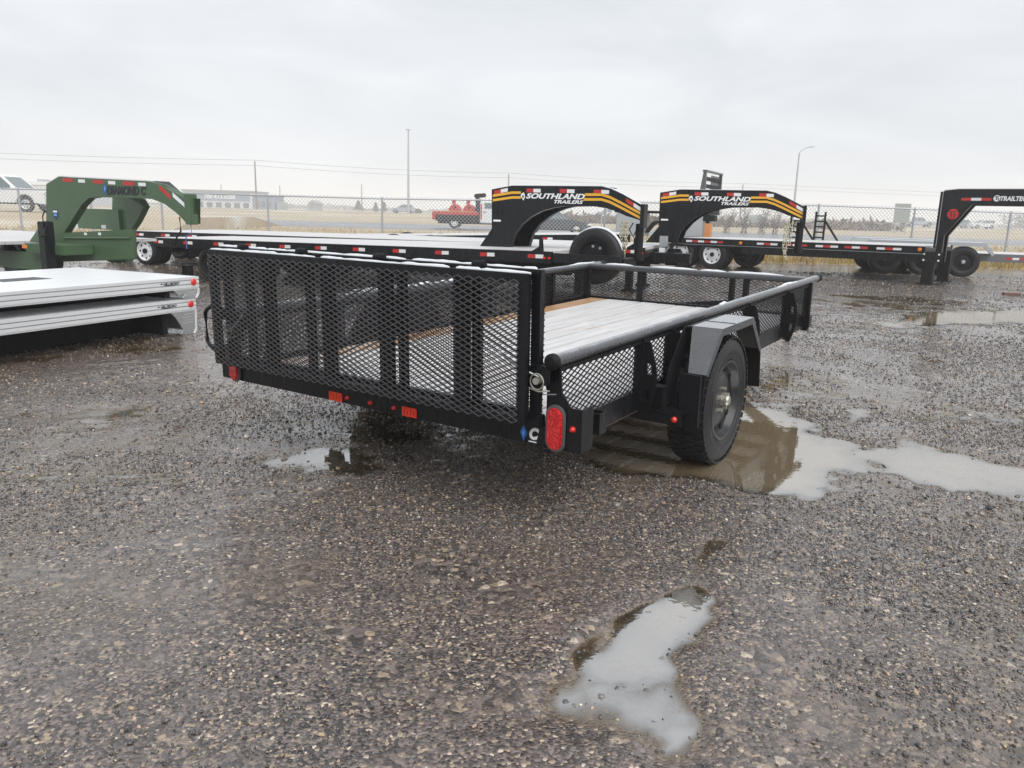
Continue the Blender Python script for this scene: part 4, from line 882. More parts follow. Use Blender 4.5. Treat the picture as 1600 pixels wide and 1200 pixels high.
text('maker_lettering', 'DIAMOND C', BLKD, GT, a[0], b[0], a[1] - .02, a[1] + .09, 0, .12, .045, M=None, thick=.005)
a = gp(164.5, 296); MB().prism([(a[0] - .03, a[1]), (a[0], a[1] - .065), (a[0] + .03, a[1]), (a[0], a[1] + .065)], -.005, -.001).build('blue_diamond_emblem', BLUE, GT)
MB().prism([(a[0] - .012, a[1]), (a[0], a[1] - .03), (a[0] + .018, a[1] + .01), (a[0], a[1] + .045)], -.008, -.0055).build('pale_diamond_emblem', mat('light_blue_decal'), GT)
a = gp(82.5, 327); sh = [(0, 0), (.105, 0), (.105, -.09), (.052, -.13), (0, -.09)]
MB().prism([(a[0] + x, a[1] + z) for x, z in sh], -.005, -.001).build('shield_sticker', mat('navy_decal', (.012, .03, .11), .35), GT)
B('sticker_band', DECALW, GT, a[0] + .012, a[0] + .095, -.008, -.0055, a[1] - .04, a[1] - .015); B('sticker_mark', mat('light_blue_decal'), GT, a[0] + .02, a[0] + .085, -.008, -.0055, a[1] - .085, a[1] - .055)
def gtape(px, py, n, sl): a = gp(px, py); tape(GT, a[0], 0, a[1] - .045, n, .185, .045, sl)
for px, py in ((98, 277), (145, 279.5), (192, 282)):
    a = gp(px, py); tape(GT, a[0], 0, a[1] - .055, 1, .20, .045, -.02); a2 = gp(px + 24, py + 1.2); tape(GT, a2[0], 0, a2[1] - .055, 1, .13, .04, -.02, 'w')
for px, py, f_ in ((249, 291.5, 'r'), (270, 303.5, 'w')): a = gp(px, py); tape(GT, a[0], 0, a[1] - .03, 1, .185, .05, -.62, f_)
a = gp(296, 324); B('badge', mat('pale_green_decal', (.45, .6, .5), .5), GT, a[0], a[0] + .03, -.005, -.001, a[1], a[1] + .04)
c0, c1 = gp(290, 306), gp(303, 351); B('coupler_plate', GREEN, GT, c0[0], c1[0] + .0, -.03, .07, c1[1], c0[1] + .02, .006)
MB().tube([(c0[0] - .1, -.02, c1[1] + .08), (c0[0] - .08, -.03, c1[1] - .08), (c0[0] - .15, -.04, c1[1] - .16), (c0[0] - .19, -.04, c1[1] - .26)], .010, 6).build('breakaway_cable', BLACK2, GT)
MB().tube([(c0[0] + .08, -.02, c1[1]), (c0[0] + .10, -.03, c1[1] - .10), (c0[0] + .0, -.03, c1[1] - .13), (c0[0] + .0, -.03, c1[1] - .28)], .008, 6).build('wiring', mat('blue_wire', (.06, .12, .3), .4), GT)
a = gp(258, 291, .3); MB().prism([(a[0] - .10, a[1] + .045), (a[0] + .08, a[1] + .055), (a[0] + .30, a[1] - .08), (a[0] + .28, a[1] - .11)], .11, .30).build('solar_panel', BLKD, GT)
# its deck, side frame and jack
dl = -4.2; zdk = gp(20, 381, -.75)[1]
for k in range(10): B('deck_plank', FARDECK, GT, dl, bx[0][0] - .42, -.75 + k * .25, -.75 + k * .25 + .242, zdk - .04, zdk)
B('side_channel', GREEN, GT, dl, bx[0][0] - .40, -.83, -.76, zdk - .14, zdk - .01); B('frame_rail', GREEN, GT, dl, bx[0][0] + .0, -.30, -.2, zdk - .36, zdk - .14)
a, b = gp(45, 378, -.4), gp(97, 391, -.4); B('frame_step', GREEN, GT, a[0], b[0] + .1, -.45, -.05, b[1] - .06, b[1] + .06, .005)
a = gp(35, 385, -.85); B('marker_lamp', AMB, GT, a[0], a[0] + .06, -.855, -.831, a[1] - .02, a[1] + .02)
MB().prism([gp(46, 377, -.2), gp(62, 380, -.2), gp(72, 345, -.2), gp(68, 345, -.2)], -.2, -.16).build('neck_brace', GREEN, GT)
a = gp(69, 346, -.5); B('jack_tube', BLACK, GT, a[0] - .055, a[0] + .075, -.56, -.43, .35, a[1] + .0, .008); B('jack_leg', BLACK2, GT, a[0] - .04, a[0] + .06, -.545, -.445, .03, .35); B('jack_foot', BLACK2, GT, a[0] - .1, a[0] + .12, -.6, -.39, 0, .03)
MB().tube([(a[0] - .02, -.5, a[1]), (a[0] - .02, -.5, a[1] + .06), (a[0] + .03, -.5, a[1] + .13), (a[0] + .06, -.5, a[1] + .11)], .008, 6).build('jack_handle', BLACK2, GT)
MB().tube([(a[0] + .08, -.52, a[1] - .02), (a[0] + .11, -.58, a[1] - .12), (a[0] + .18, -.62, a[1] - .17), (a[0] + .19, -.68, a[1] - .17)], .012, 6).build('jack_crank', BLACK2, GT)
for x in (bx[1][0] - .1,):
    B('jack_leg', BLACK2, GT, x, x + .1, .7, .8, 0.0, bx[3][1])
axle_set(GT, (-3.6, -2.8), -.6, -1, .36, .36, .2, BLACK2, .2, False, 1.5)

# ------------------------------------------------------------------ stacked aluminium truck beds
A0 = gnd(294, 522); A_t = atY(308, 432, A0[1]); zA = float(A_t[2])
def alu_bed(label, A, Bp, Cp, zt, zb, name_px):
    """bed with corner A (nearest right), Bp along the tail edge, Cp along the near side"""
    fr = Frame(A, np.array(Cp) - np.array(A))      # x towards the camera end along the near side, +y = left of travel
    t = thing('aluminium_truck_bed', label, 'truck bed', (A[0], A[1], 0), fr.rz, 'stacked aluminium truck beds')
    Lb = 2.75; Wb = 1.75; sgn = -1.0     # the bed spreads to local -y
    if float((np.array(Bp) - np.array(A))[:2] @ fr.n[:2]) > 0: sgn = 1.0
    def Y(v): return sgn * v
    def bb(nm, m, x0, x1, y0, y1, z0, z1, bev=0.): a, b = sorted((Y(y0), Y(y1))); return B(nm, m, t, x0, x1, a, b, z0, z1, bev)
    th = .118
    for k in range(9): bb('deck_plank', mat('white_wet_aluminium', (.80, .81, .82), .38, metal=.25), .02, Lb, .02 + k * (Wb - .04) / 9 + .002, .02 + (k + 1) * (Wb - .04) / 9 - .002, zt - .03, zt - .001 * (k % 2))
    # side rail: three ribs with recessed grooves
    for y in (0., Wb - .05):
        for k, (a, b, d) in enumerate(((0, .026, 0), (.026, .034, .025), (.034, .066, .0), (.066, .074, .025), (.074, .104, 0), (.104, .118, .006))):
            bb('rail_rib', ALU, -.02, Lb, (y + d) if y == 0 else y, y + .05 if y == 0 else y + .05 - d, zt - b, zt - a - .0005)
    bb('tail_rail', ALU, -.03, .0, .05, Wb - .05, zt - th, zt - .001)
    MB().lathe([(0, -.014), (.028, -.012), (.034, -.006), (.034, -.0005)], (.05, 0 if sgn > 0 else 0, zt - .052), 'y', 20).build('marker_lamp', RED, t, smooth=True) if sgn > 0 else MB().lathe([(0, .014), (.028, .012), (.034, .006), (.034, .0005)], (.05, 0, zt - .052), 'y', 20).build('marker_lamp', RED, t, smooth=True)
    Mx = Matrix.Diagonal((-1, -sgn * -1, 1, 1)) if False else None
    # lettering reads from the near side: local x runs right to left there
    R = Matrix.Rotation(PI, 4, 'Z') if sgn < 0 else Matrix.Identity(4)
    if sgn < 0:
        text('maker_lettering', 'HILLSBORO', BLKD, t, -.42, -.23, zt - .064, zt - .036, -.001, .3, .02, M=R, thick=.002); text('maker_lettering', 'the', BLKD, t, -.455, -.43, zt - .052, zt - .038, -.001, .3, .02, M=R, thick=.002)
        MB().bar((.28, .002, zt - .068), (.40, .002, zt - .066), .002, .003).build('lettering_underline', BLKD, t)
    # chequer plate skirt at the tail, frame under the deck
    sk = [(.0, zt - th), (.30, zt - th), (.24, zt - th - .06), (.16, zb + .05), (.20, zb + .012), (.16, zb), (.03, zb), (.0, zb + .03)]
    for y in (.004, Wb - .02): a, b = sorted((Y(y), Y(y + .012))); MB().prism(sk, a, b).build('corner_skirt', ALUD, t, bevel=.003)
    a, b = sorted((Y(.0), Y(.003)))
    for i in range(5):
        for j in range(4):
            x = .03 + i * .034 + .017 * (j % 2); z = zt - th - .03 - j * .028
            if z > zb + .03 and x < .16: MB().add([(x - .012, Y(.002), z), (x, Y(-.002), z + .004), (x + .012, Y(.002), z), (x, Y(-.002), z - .004)], [(0, 1, 2, 3)]).build('tread_lug', ALU, t)
    a, b = sorted((Y(-.002), Y(.016))); MB().prism([(-.02, zt - th), (.0, zt - th), (.005, zb + .04), (.03, zb), (.012, zb - .0), (-.015, zb + .035)], a, b).build('tail_edge', ALU, t)
    bb('sub_frame', BLACK2, .25, Lb, .45, .53, zb, zt - .035); bb('sub_frame', BLACK2, .25, Lb, Wb - .53, Wb - .45, zb, zt - .035)
    bb('tail_panel', ALU, .0, .008, .06, Wb - .06, zb + .02, zt - th)
    bb('tail_well', BLACK2, .30, .36, .06, Wb - .06, zb + .02, zt - th)
    if name_px: bb('hitch_well', BLKD, 1.0, 1.45, .75, 1.0, zt - .0005, zt + .001)
    return t
Ap = np.array(A_t); Bp = gnd(100, 420, zA); Cp = gnd(0, 457, zA)
alu_bed('upper of two stacked aluminium truck beds at the edge of the yard', Ap, Bp, Cp, zA, zA - .21, True)
mid_z = float(atY(302, 466, A0[1] - .03)[2])
alu_bed('lower aluminium truck bed resting on the gravel, another bed stacked on it', Ap + np.array([-.03, -.03, 0]), Bp, Cp, mid_z, 0.02, False)

# wood offcut on the gravel
wb_ = gnd(1580, 462); B('wood_block', mat('weathered_wood', (.15, .075, .055), .7), None, wb_[0] - .16, wb_[0] + .16, wb_[1] - .05, wb_[1] + .05, .01, .055, .006)
tag(bpy.data.objects['wood_block'], 'short reddish brown wood block lying on open gravel', 'wood block')

# ------------------------------------------------------------------ chain-link fence
FEN = thing('chain_link_fence', 'galvanised chain-link fence closing the far side of the yard', 'fence', (0, 24.6, 0))
POSTS = [(-190, 290), (28, 295), (140, 297.5), (251, 300), (418, 305), (597, 310), (772, 312.5), (946, 315), (1115, 317.5), (1280, 320.5), (1430, 326), (1580, 332), (1735, 338), (1900, 344)]
fp_ = []
for px, py in POSTS:
    P = atY(px, py, 24.6); fp_.append((float(P[0]), float(P[2])))
for x, z in fp_:
    MB().tube([(x, 0, -.2), (x, 0, z + .02)], .030, 10).build('fence_post', GALV, FEN, smooth=True)
    MB().lathe([(0, z + .05), (.02, z + .045), (.034, z + .02)], (x, 0, 0), 'z', 10).build('post_cap', GALV, FEN)
for (xa, za), (xb, zb2) in zip(fp_[:-1], fp_[1:]): MB().tube([(xa, 0, za - .01), (xb, 0, zb2 - .01)], .021, 8).build('top_rail', GALV, FEN, smooth=True)
xsF = np.array([p[0] for p in fp_]); zsF = np.array([p[1] for p in fp_])
mb = MB(); st = .115; xa = xsF[0]; xb = xsF[-1]; k = xa - 2.0
while k < xb:
    for sg in (1, -1):
        # a straight diagonal wire from the ground to the top, clipped to the fence ends
        p0 = k if sg > 0 else k + 1.9; 
        zt = float(np.interp(p0 + sg * 1.75, xsF, zsF)) + .045; p1 = p0 + sg * zt; z0 = 0.02
        q0, q1 = (p0 + sg * z0, z0), (p1, zt)
        if min(q0[0], q1[0]) > xa and max(q0[0], q1[0]) < xb: mb.bar((q0[0], sg * .003, q0[1]), (q1[0], sg * .003, q1[1]), .0085, .0085, (0, 1, 0))
    k += st
mb.build('chain_link_mesh', mat('galvanised_wire', (.46, .48, .50), .45, metal=.4), FEN)['kind'] = 'stuff'

# weeds along the fence
def weeds(n, x0, x1, y0, y1, h0, h1):
    X = rng.uniform(x0, x1, n); Y = rng.uniform(y0, y1, n); H = rng.uniform(h0, h1, n) * (.5 + 1.1 * np.clip(vnoise(X * .9, Y * .9, 31) + .5, 0, 1)); a = rng.uniform(0, 6.28, n); ln = rng.normal(0, .35, (n, 2)) * H[:, None]
    w = rng.uniform(.006, .016, n); c, s = np.cos(a) * w, np.sin(a) * w; z = np.zeros(n)
    v = np.stack([np.stack([X - c, Y - s, z], 1), np.stack([X + c, Y + s, z], 1), np.stack([X + ln[:, 0] * .4 + c * .7, Y + ln[:, 1] * .4 + s * .7, H * .6], 1), np.stack([X + ln[:, 0], Y + ln[:, 1], H], 1)], 1).reshape(-1, 3)
    i = np.arange(n) * 4; return v, np.concatenate([np.stack([i, i + 1, i + 2], 1), np.stack([i, i + 2, i + 3], 1)])
v, f = weeds(16000, -26, 26, 23.6, 26.5, .08, .34)
def weed_build(nt, b):
    g_ = nt.nodes.new('ShaderNodeNewGeometry'); n = noise(nt, 1.4, 4, .6, g_.outputs['Position'])
    nt.links.new(ramp(nt, n.outputs['Fac'], [(.3, (.20, .11, .035)), (.45, (.42, .27, .075)), (.6, (.34, .27, .08)), (.72, (.50, .42, .25))]).outputs[0], b.inputs['Base Color'])
me = bpy.data.meshes.new('grass'); me.from_pydata(v.tolist(), [], f.tolist()); me.materials.append(mat('dry_weeds', rough=.8, build=weed_build))
tag(link('grass', me), 'dry yellow grass and weeds along the foot of the fence', 'grass', kind='stuff')
v, f = weeds(26000, -70, 75, 27, 46, .06, .22)
me = bpy.data.meshes.new('grass'); me.from_pydata(v.tolist(), [], f.tolist()); me.materials.append(MATS['dry_weeds'])
tag(link('grass', me), 'short tan stubble in the field just beyond the fence', 'grass', kind='stuff')

# ------------------------------------------------------------------ roads beyond the fence
ASPH = mat('pale_wet_asphalt', (.16, .165, .175), .35, build=lambda nt, b: (lambda n: nt.links.new(ramp(nt, n.outputs['Fac'], [(.3, (.13, .135, .145)), (.7, (.26, .265, .275))]).outputs[0], b.inputs['Base Color']))(noise(nt, .25, 6, .6, mapping(nt, (.2, 1, 1)))))
def strip(name, pts, w, z, m, label, cat):
    mb = MB(); L = [(x, y - w / 2, z) for x, y in pts] + [(x, y + w / 2, z) for x, y in pts[::-1]]; n = len(pts)
    mb.add(L, [(i, i + 1, 2 * n - 2 - i, 2 * n - 1 - i) for i in range(n - 1)]); o = mb.build(name, m); return tag(o, label, cat, kind='structure')
strip('road', [(-400, 64), (-60, 64), (0, 64), (30, 65), (200, 68), (500, 74)], 20, .012, ASPH, 'pale wet service road running beyond the fence', 'road')
HW_Z = .62
mb = MB(); xs_ = (-700, 900)
mb.prism([(130, 0), (146, HW_Z), (176, HW_Z), (200, 0)], xs_[0], xs_[1], 'x').build('highway_bank', mat('dry_bank', (.36, .28, .17), .9, build=lambda nt, b: (lambda n: nt.links.new(ramp(nt, n.outputs['Fac'], [(.3, (.34, .26, .16)), (.55, (.46, .38, .26)), (.68, (.66, .64, .60))]).outputs[0], b.inputs['Base Color']))(noise(nt, .15, 6, .6, mapping(nt, (.3, 1, 1))))))
tag(bpy.data.objects['highway_bank'], 'low tan grass bank carrying the highway', 'bank', kind='structure')
strip('highway', [(-700, 161), (900, 161)], 22, HW_Z + .006, ASPH, 'pale highway on a low bank across the fields', 'road')

# ------------------------------------------------------------------ vehicles
def paint(name, c): return mat(name, c, .28, coat=.5)
def wheels(t, xs, w, r, rim=ALU, tw=.24):
    for x in xs:
        for y, o in ((.02, -1), (w - .02, 1)):
            e = bpy.data.objects.new('wheel', None); COL.objects.link(e); e.parent = t
            yy = y + (tw / 2 if o < 0 else -tw / 2)
            MB().lathe(tyre_profile(r, r * .62, tw), (x, yy, r), 'y', 24).build('tyre', RUBBER, e, smooth=True)
            MB().lathe([(r * .64, yy + o * tw * .42), (r * .60, yy + o * tw * .46), (r * .52, yy + o * tw * .30), (r * .2, yy + o * tw * .34), (0, yy + o * tw * .36)], (x, 0, r), 'y', 20).build('rim', rim, e, smooth=True)
            for i in range(6):
                a = 2 * PI * i / 6; MB().tube([(x + r * .38 * math.cos(a), yy + o * tw * .33, r + r * .38 * math.sin(a)), (x + r * .38 * math.cos(a), yy + o * tw * .36, r + r * .38 * math.sin(a))], r * .09, 6).build('rim_hole', BLACK2, e)
def arch(cx, r, z0, n=9): return [(cx - r * math.cos(PI * i / (n - 1)), z0 + r * math.sin(PI * i / (n - 1))) for i in range(n)]
def car(label, P, face, m, kind='sedan', scale=1., group=None):
    """vehicle seen from its side; P = ground point under the middle of the near side, face=+1 nose to the right"""
    K = {'sedan': dict(L=4.7, h=.92, r=.33, wb=(.92, 3.72), body=[(0, .32), (.02, .62), (.10, .88), (.85, .93), (3.45, .92), (4.45, .74), (4.66, .60), (4.68, .30)], cab=[(.55, .90), (1.25, 1.36), (1.75, 1.45), (2.45, 1.44), (3.55, .90)], pil=(2.05,), zlo=.25),
         'suv': dict(L=4.7, h=1.0, r=.36, wb=(.92, 3.66), body=[(0, .38), (.0, .75), (.06, 1.02), (3.4, 1.04), (4.40, .94), (4.64, .80), (4.68, .36)], cab=[(.10, 1.02), (.40, 1.62), (.9, 1.72), (2.35, 1.70), (3.35, 1.03)], pil=(1.3, 2.2), zlo=.32),
         'pickup': dict(L=5.9, h=1.15, r=.40, wb=(1.20, 4.80), body=[(0, .52), (.0, 1.15), (2.15, 1.17), (4.35, 1.18), (5.60, 1.12), (5.84, .95), (5.88, .48)], cab=[(2.10, 1.16), (2.22, 1.86), (2.6, 1.92), (3.55, 1.90), (4.40, 1.17)], pil=(3.15,), zlo=.42)}[kind]
    Wd = 1.85 if kind != 'pickup' else 2.0; L = K['L']
    t = thing('parked_car' if kind != 'pickup' else 'pickup_truck', label, 'truck' if kind == 'pickup' else 'car', P, 0, group)
    fx = lambda q: [(x - L / 2, z) if face > 0 else (L / 2 - x, z) for x, z in q]
    bot = []
    for w in K['wb'][::-1]: bot += arch(w, K['r'] * 1.18, K['zlo'] + .02)[::-1]
    poly = K['body'] + [(L - .05, K['zlo'])] + bot + [(.05, K['zlo'])]
    MB().prism(fx(poly), 0, Wd).build('body', m, t, smooth=True, bevel=.05)
    cab = K['cab']; zb = cab[0][1]; ins = .14
    mb = MB(); q = fx(cab); n = len(q); zt = max(z for _, z in q)
    for side in (0, 1):
        pass
    vs = [(x, .04 + ins * (z - zb) / (zt - zb), z) for x, z in q] + [(x, Wd - .04 - ins * (z - zb) / (zt - zb), z) for x, z in q]
    mb.add(vs, [tuple(range(n)), tuple(range(2 * n - 1, n - 1, -1))] + [(i, i + n, (i + 1) % n + n, (i + 1) % n) for i in range(n)]).build('cabin', m, t, smooth=True, bevel=.03)
    # glass: side windows split at the pillars, windscreen and rear window
    xs = [cab[0][0] + (.30 if kind != 'pickup' else .14)] + list(K['pil']) + [cab[-1][0] - .30]
    top = lambda x: np.interp(x, [c[0] for c in cab], [c[1] for c in cab]) - .10
    for a, b in zip(xs[:-1], xs[1:]):
        a2, b2 = a + .04, b - .04; zl = zb + .06
        xsr = np.linspace(a2, b2, 6); pl = [(a2, zl), (b2, zl)] + [(float(x), max(float(top(x)), zl + .02)) for x in xsr[::-1]]
        for near in (0, 1):
            pp = fx(pl); v0 = []
            for off in (0, -.012):
                for x, z in pp:
                    y = .04 + ins * (z - zb) / (zt - zb) + off; v0.append((x, y if near == 0 else Wd - y, z))
            k_ = len(pp); MB().add(v0, [tuple(range(k_)), tuple(range(2 * k_ - 1, k_ - 1, -1))] + [(i, i + k_, (i + 1) % k_ + k_, (i + 1) % k_) for i in range(k_)]).build('side_window', GLASS, t)
    for (a, b) in ((cab[-2], cab[-1]), (cab[0], cab[1])):
        p, q2 = fx([a, b]); d = np.array([q2[0] - p[0], q2[1] - p[1]]); nrm = np.array([-d[1], d[0]]); nrm /= np.linalg.norm(nrm)
        if nrm[1] < 0: nrm = -nrm
        c0 = np.array(p) + d * .12 + nrm * .012; c1 = np.array(p) + d * .88 + nrm * .012
        MB().add([(c0[0], .30, c0[1]), (c0[0], Wd - .30, c0[1]), (c1[0], Wd - .22, c1[1]), (c1[0], .22, c1[1])], [(0, 1, 2, 3)]).build('windscreen', GLASS, t)
    hx, tx = (L - .16, .02) if face > 0 else (.16, L - .02)
    zl = K['body'][-3][1] - .10
    a = fx([(L - .30, 0), (L - .02, 0)]); xa, xb = sorted((a[0][0], a[1][0])); B('headlamp', mat('lamp_glass', (.75, .76, .76), .15), t, xa, xb, -.004, .25, zl - .06, zl + .06, .01)
    a = fx([(-.01, 0), (.16, 0)]); xa, xb = sorted((a[0][0], a[1][0])); B('tail_lamp', RED, t, xa, xb, -.004, .22, zl, zl + .14, .01)
    a = fx([(.4, 0), (L - .4, 0)]); xa, xb = sorted((a[0][0], a[1][0])); B('sill_trim', BLACK2, t, xa, xb, -.003, Wd + .003, K['zlo'] - .02, K['zlo'] + .06)
    if kind == 'pickup':
        a = fx([(.10, 0), (2.0, 0)]); xa, xb = sorted((a[0][0], a[1][0])); B('bed_well', BLACK2, t, xa, xb, .12, Wd - .12, 1.12, 1.175)
    a = fx([(L * .5 + .1, 0)]); B('door_handle', BLACK2, t, a[0][0], a[0][0] + .16, -.02, .0, zb - .12, zb - .09)
    wheels(t, [fx([(w, 0)])[0][0] for w in K['wb']], Wd, K['r'])
    t.scale = (scale,) * 3
    return t
def place(px, py, Y): P = atY(px, py, Y); return (float(P[0]), float(P[1]), max(float(P[2]), 0.0))
WHITE = paint('white_car_paint', (.72, .73, .74)); SILV = paint('silver_car_paint', (.42, .44, .46)); DARKC = paint('dark_blue_grey_paint', (.045, .06, .075)); GREYC = paint('grey_car_paint', (.26, .27, .29))
P = atY(-14, 330, 42); wt = car('white pickup truck, only its front half in view beyond the fence', (float(P[0]), 42.0, float(P[2])), 1, WHITE, 'pickup')
mb = MB().prism([(36, -.02), (40, float(P[2]) - .006), (48, float(P[2]) - .006), (54, -.02)], -70, -16, 'x'); tag(mb.build('parking_bank', MATS['dry_bank']), 'low grassy rise under the white pickup truck', 'bank', kind='structure')
car('dark blue grey car seen through the nearer lettered arch', place(868, 366, 52), 1, DARKC, 'sedan')
car('silver suv on the highway near the tall mast', (float(atY(628, 333, 156)[0]), 156, HW_Z + .006), -1, SILV, 'suv')
car('white pickup on the highway above the spare wheel', (float(atY(950, 345, 152)[0]), 152, HW_Z + .006), -1, WHITE, 'pickup')
car('silver car behind the bare shrubs', place(1186, 353, 104), 1, GREYC, 'sedan')
car('silver pickup truck beside the square neck post on the highway', (float(atY(1436, 360, 158)[0]), 158, HW_Z + .006), 1, SILV, 'pickup')
car('grey suv just ahead of the white one on the highway', (float(atY(1507, 362, 162)[0]), 164, HW_Z + .006), -1, GREYC, 'suv')
car('white suv following in the traffic on the far highway', (float(atY(1527, 364, 154)[0]), 152, HW_Z + .006), -1, WHITE, 'suv')
# red service truck with two tanks
P = place(722, 357, 58); RTK = thing('service_truck', 'white cab service truck carrying two red tanks and a black boom', 'truck', P)
REDP = paint('red_truck_paint', (.50, .035, .03))
sc_ = 58 / F_PX
def rx(px): return (px - 722) * sc_
zz0 = P[2]
def rz_(py): return float(atY(722, py, 58)[2]) - zz0
B('flat_bed', BLACK2, RTK, rx(681), rx(747), .0, 2.2, rz_(346), rz_(336), .02); B('red_bed_rail', REDP, RTK, rx(677), rx(747), -.03, .05, rz_(336), rz_(331), .01); B('upper_rail', mat('amber_rail', (.6, .3, .08), .4), RTK, rx(690), rx(745), -.03, .03, rz_(331.5), rz_(330), .0); B('rear_step', REDP, RTK, rx(676), rx(681), .0, 2.2, rz_(344), rz_(331), .02)
for px in (710, 732):
    e = bpy.data.objects.new('red_tank', None); COL.objects.link(e); e.parent = RTK
    MB().lathe([(0, .25), (rx(722 + 9.5), .32), (rx(722 + 9.8), .5), (rx(722 + 9.8), 1.7), (rx(722 + 9.5), 1.88), (0, 1.95)], (rx(px), 0, rz_(329)), 'y', 24).build('tank_shell', REDP, e, smooth=True)
    MB().tube([(rx(px - 2), .6, rz_(319)), (rx(px - 2), .6, rz_(314))], .14, 8).build('tank_neck', REDP, e); B('tank_cap', REDP, e, rx(px - 4), rx(px + 1), .45, .75, rz_(315), rz_(313), .01)
    MB().tube([(rx(px), .22, rz_(324)), (rx(px), .26, rz_(324))], .10, 10).build('tank_gauge', BLACK2, e)
MB().prism([(rx(749), rz_(348)), (rx(796), rz_(348)), (rx(797), rz_(332)), (rx(784), rz_(330)), (rx(776), rz_(315)), (rx(749), rz_(314))], .05, 2.1).build('cab', WHITE, RTK, smooth=True, bevel=.05)
B('cab_window', GLASS, RTK, rx(756), rx(770), .035, .049, rz_(325), rz_(316)); B('cab_stripe', REDT, RTK, rx(750), rx(752), .035, .049, rz_(342), rz_(318)); B('door_handle', BLACK2, RTK, rx(754), rx(758), .02, .049, rz_(331), rz_(330))
B('head_board', BLACK2, RTK, rx(742), rx(748), .1, 2.1, rz_(336), rz_(309)); MB().bar((rx(739), 1.0, rz_(305.5)), (rx(757), 1.0, rz_(303.5)), .5, .30).build('black_boom', BLACK2, RTK, bevel=.06); B('boom_post', BLACK2, RTK, rx(743), rx(746), .9, 1.1, rz_(310), rz_(305))
B('chassis', BLACK2, RTK, rx(684), rx(796), .3, 1.9, rz_(350), rz_(346))
wheels(RTK, [rx(710), rx(786)], 2.2, .40)
# ------------------------------------------------------------------ poles, wires, lamp standards, sign
WOOD = mat('grey_pole_wood', (.22, .20, .18), .8)
def pole(px, ptop, d, label, arm=True):
    P = atY(px, ptop, d); t = thing('utility_pole', label, 'pole', (float(P[0]), d, 0)); h = float(P[2])
    MB().tube([(0, 0, 0), (0, 0, h)], [.19, .12], 8).build('shaft', WOOD, t, smooth=True)
    if arm: MB().bar((-.15, 0, h - .5), (.15, 0, h - .5), .1, .1).build('crossarm', WOOD, t); MB().tube([(0, -.1, h), (0, -.1, h + .25)], .05, 6).build('insulator', GALV, t); MB().tube([(.15, 0, h - .45), (.15, 0, h - .2)], .05, 6).build('insulator', GALV, t)
    return (float(P[0]), d, h)
PL = [pole(398, 252, 150, 'utility pole rising above the long building with the banner'), pole(795, 272, 172, 'utility pole behind the rear of the nearer lettered gooseneck'), pole(1161, 288, 200, 'utility pole behind the bare shrubs')]
pole(437, 290, 240, 'short distant pole right of the long building', False); pole(565, 288, 240, 'short distant pole by the small dark trees', False); pole(345, 288, 260, 'short distant pole above the long building roof', False); pole(1487, 325, 190, 'short pole seen under the square gooseneck', False)
ends = [tuple(float(q) for q in atY(-300, 226, 134))] + PL + [tuple(float(q) for q in atY(1900, 315, 240))]
for k, (dz, nm) in enumerate(((.2, 'upper of two power wires crossing the grey sky'), (-.75, 'lower of two power wires crossing the grey sky'))):
    pts = []
    for a, b in zip(ends[:-1], ends[1:]):
        for i in range(10):
            u = i / 10; pts.append(((a[0] + (b[0] - a[0]) * u), a[1] + (b[1] - a[1]) * u, a[2] + (b[2] - a[2]) * u + dz - 3.2 * u * (1 - u) * .55))
    tag(MB().tube(pts, .022, 5).build('power_wire', BLACK2), nm, 'wire', 'power wires')
P = atY(638, 203, 150); t = thing('light_mast', 'tall thin highway light mast rising far above the fence', 'light mast', (float(P[0]), 150, .3)); h = float(P[2]) - .3
MB().tube([(0, 0, 0), (0, 0, h)], [.26, .13], 10).build('shaft', GALV, t, smooth=True)
for a in range(6): MB().tube([(0, 0, h), (.62 * math.cos(a * PI / 3), .62 * math.sin(a * PI / 3), h + .03)], .07, 6).build('lamp_arm', GALV, t)
P = atY(1249, 240, 80); t = thing('street_lamp', 'grey street lamp with curved arm behind the ladder ramps', 'street lamp', (float(P[0]), 80, 0)); h = float(P[2])
MB().tube([(0, 0, 0), (0, 0, h)], [.12, .07], 10).build('shaft', GALV, t, smooth=True); MB().tube([(0, 0, h), (.12, 0, h + .25), (.5, 0, h + .52), (1.0, 0, h + .66)], .045, 8).build('arm', GALV, t, smooth=True); MB().bar((.9, 0, h + .66), (1.35, 0, h + .68), .16, .09).build('lamp_head', GALV, t, bevel=.02)
P = atY(1406, 362, 95); t = thing('road_sign', 'blank pale two-post road sign seen from behind across the fence', 'sign', (float(P[0]), 95, 0)); z0 = float(atY(1406, 348, 95)[2]); z1 = float(atY(1406, 318, 95)[2])
B('sign_panel', mat('sign_back', (.24, .26, .25), .5), t, -.95, .95, 0, .04, z0, z1)
for x in (-.62, .62): B('sign_post', GALV, t, x - .06, x + .06, .045, .12, 0, z1 - .1)
P = atY(946, 330, 70); t = thing('post_box', 'small grey box on a pole behind the arch', 'sign', (float(atY(938, 333, 70)[0]), 70, 0)); B('box', GALV, t, -.25, .55, 0, .3, float(atY(946, 335, 70)[2]), float(atY(946, 331, 70)[2]), .03); B('post', GALV, t, .1, .2, .1, .2, 0, float(atY(946, 335, 70)[2]))

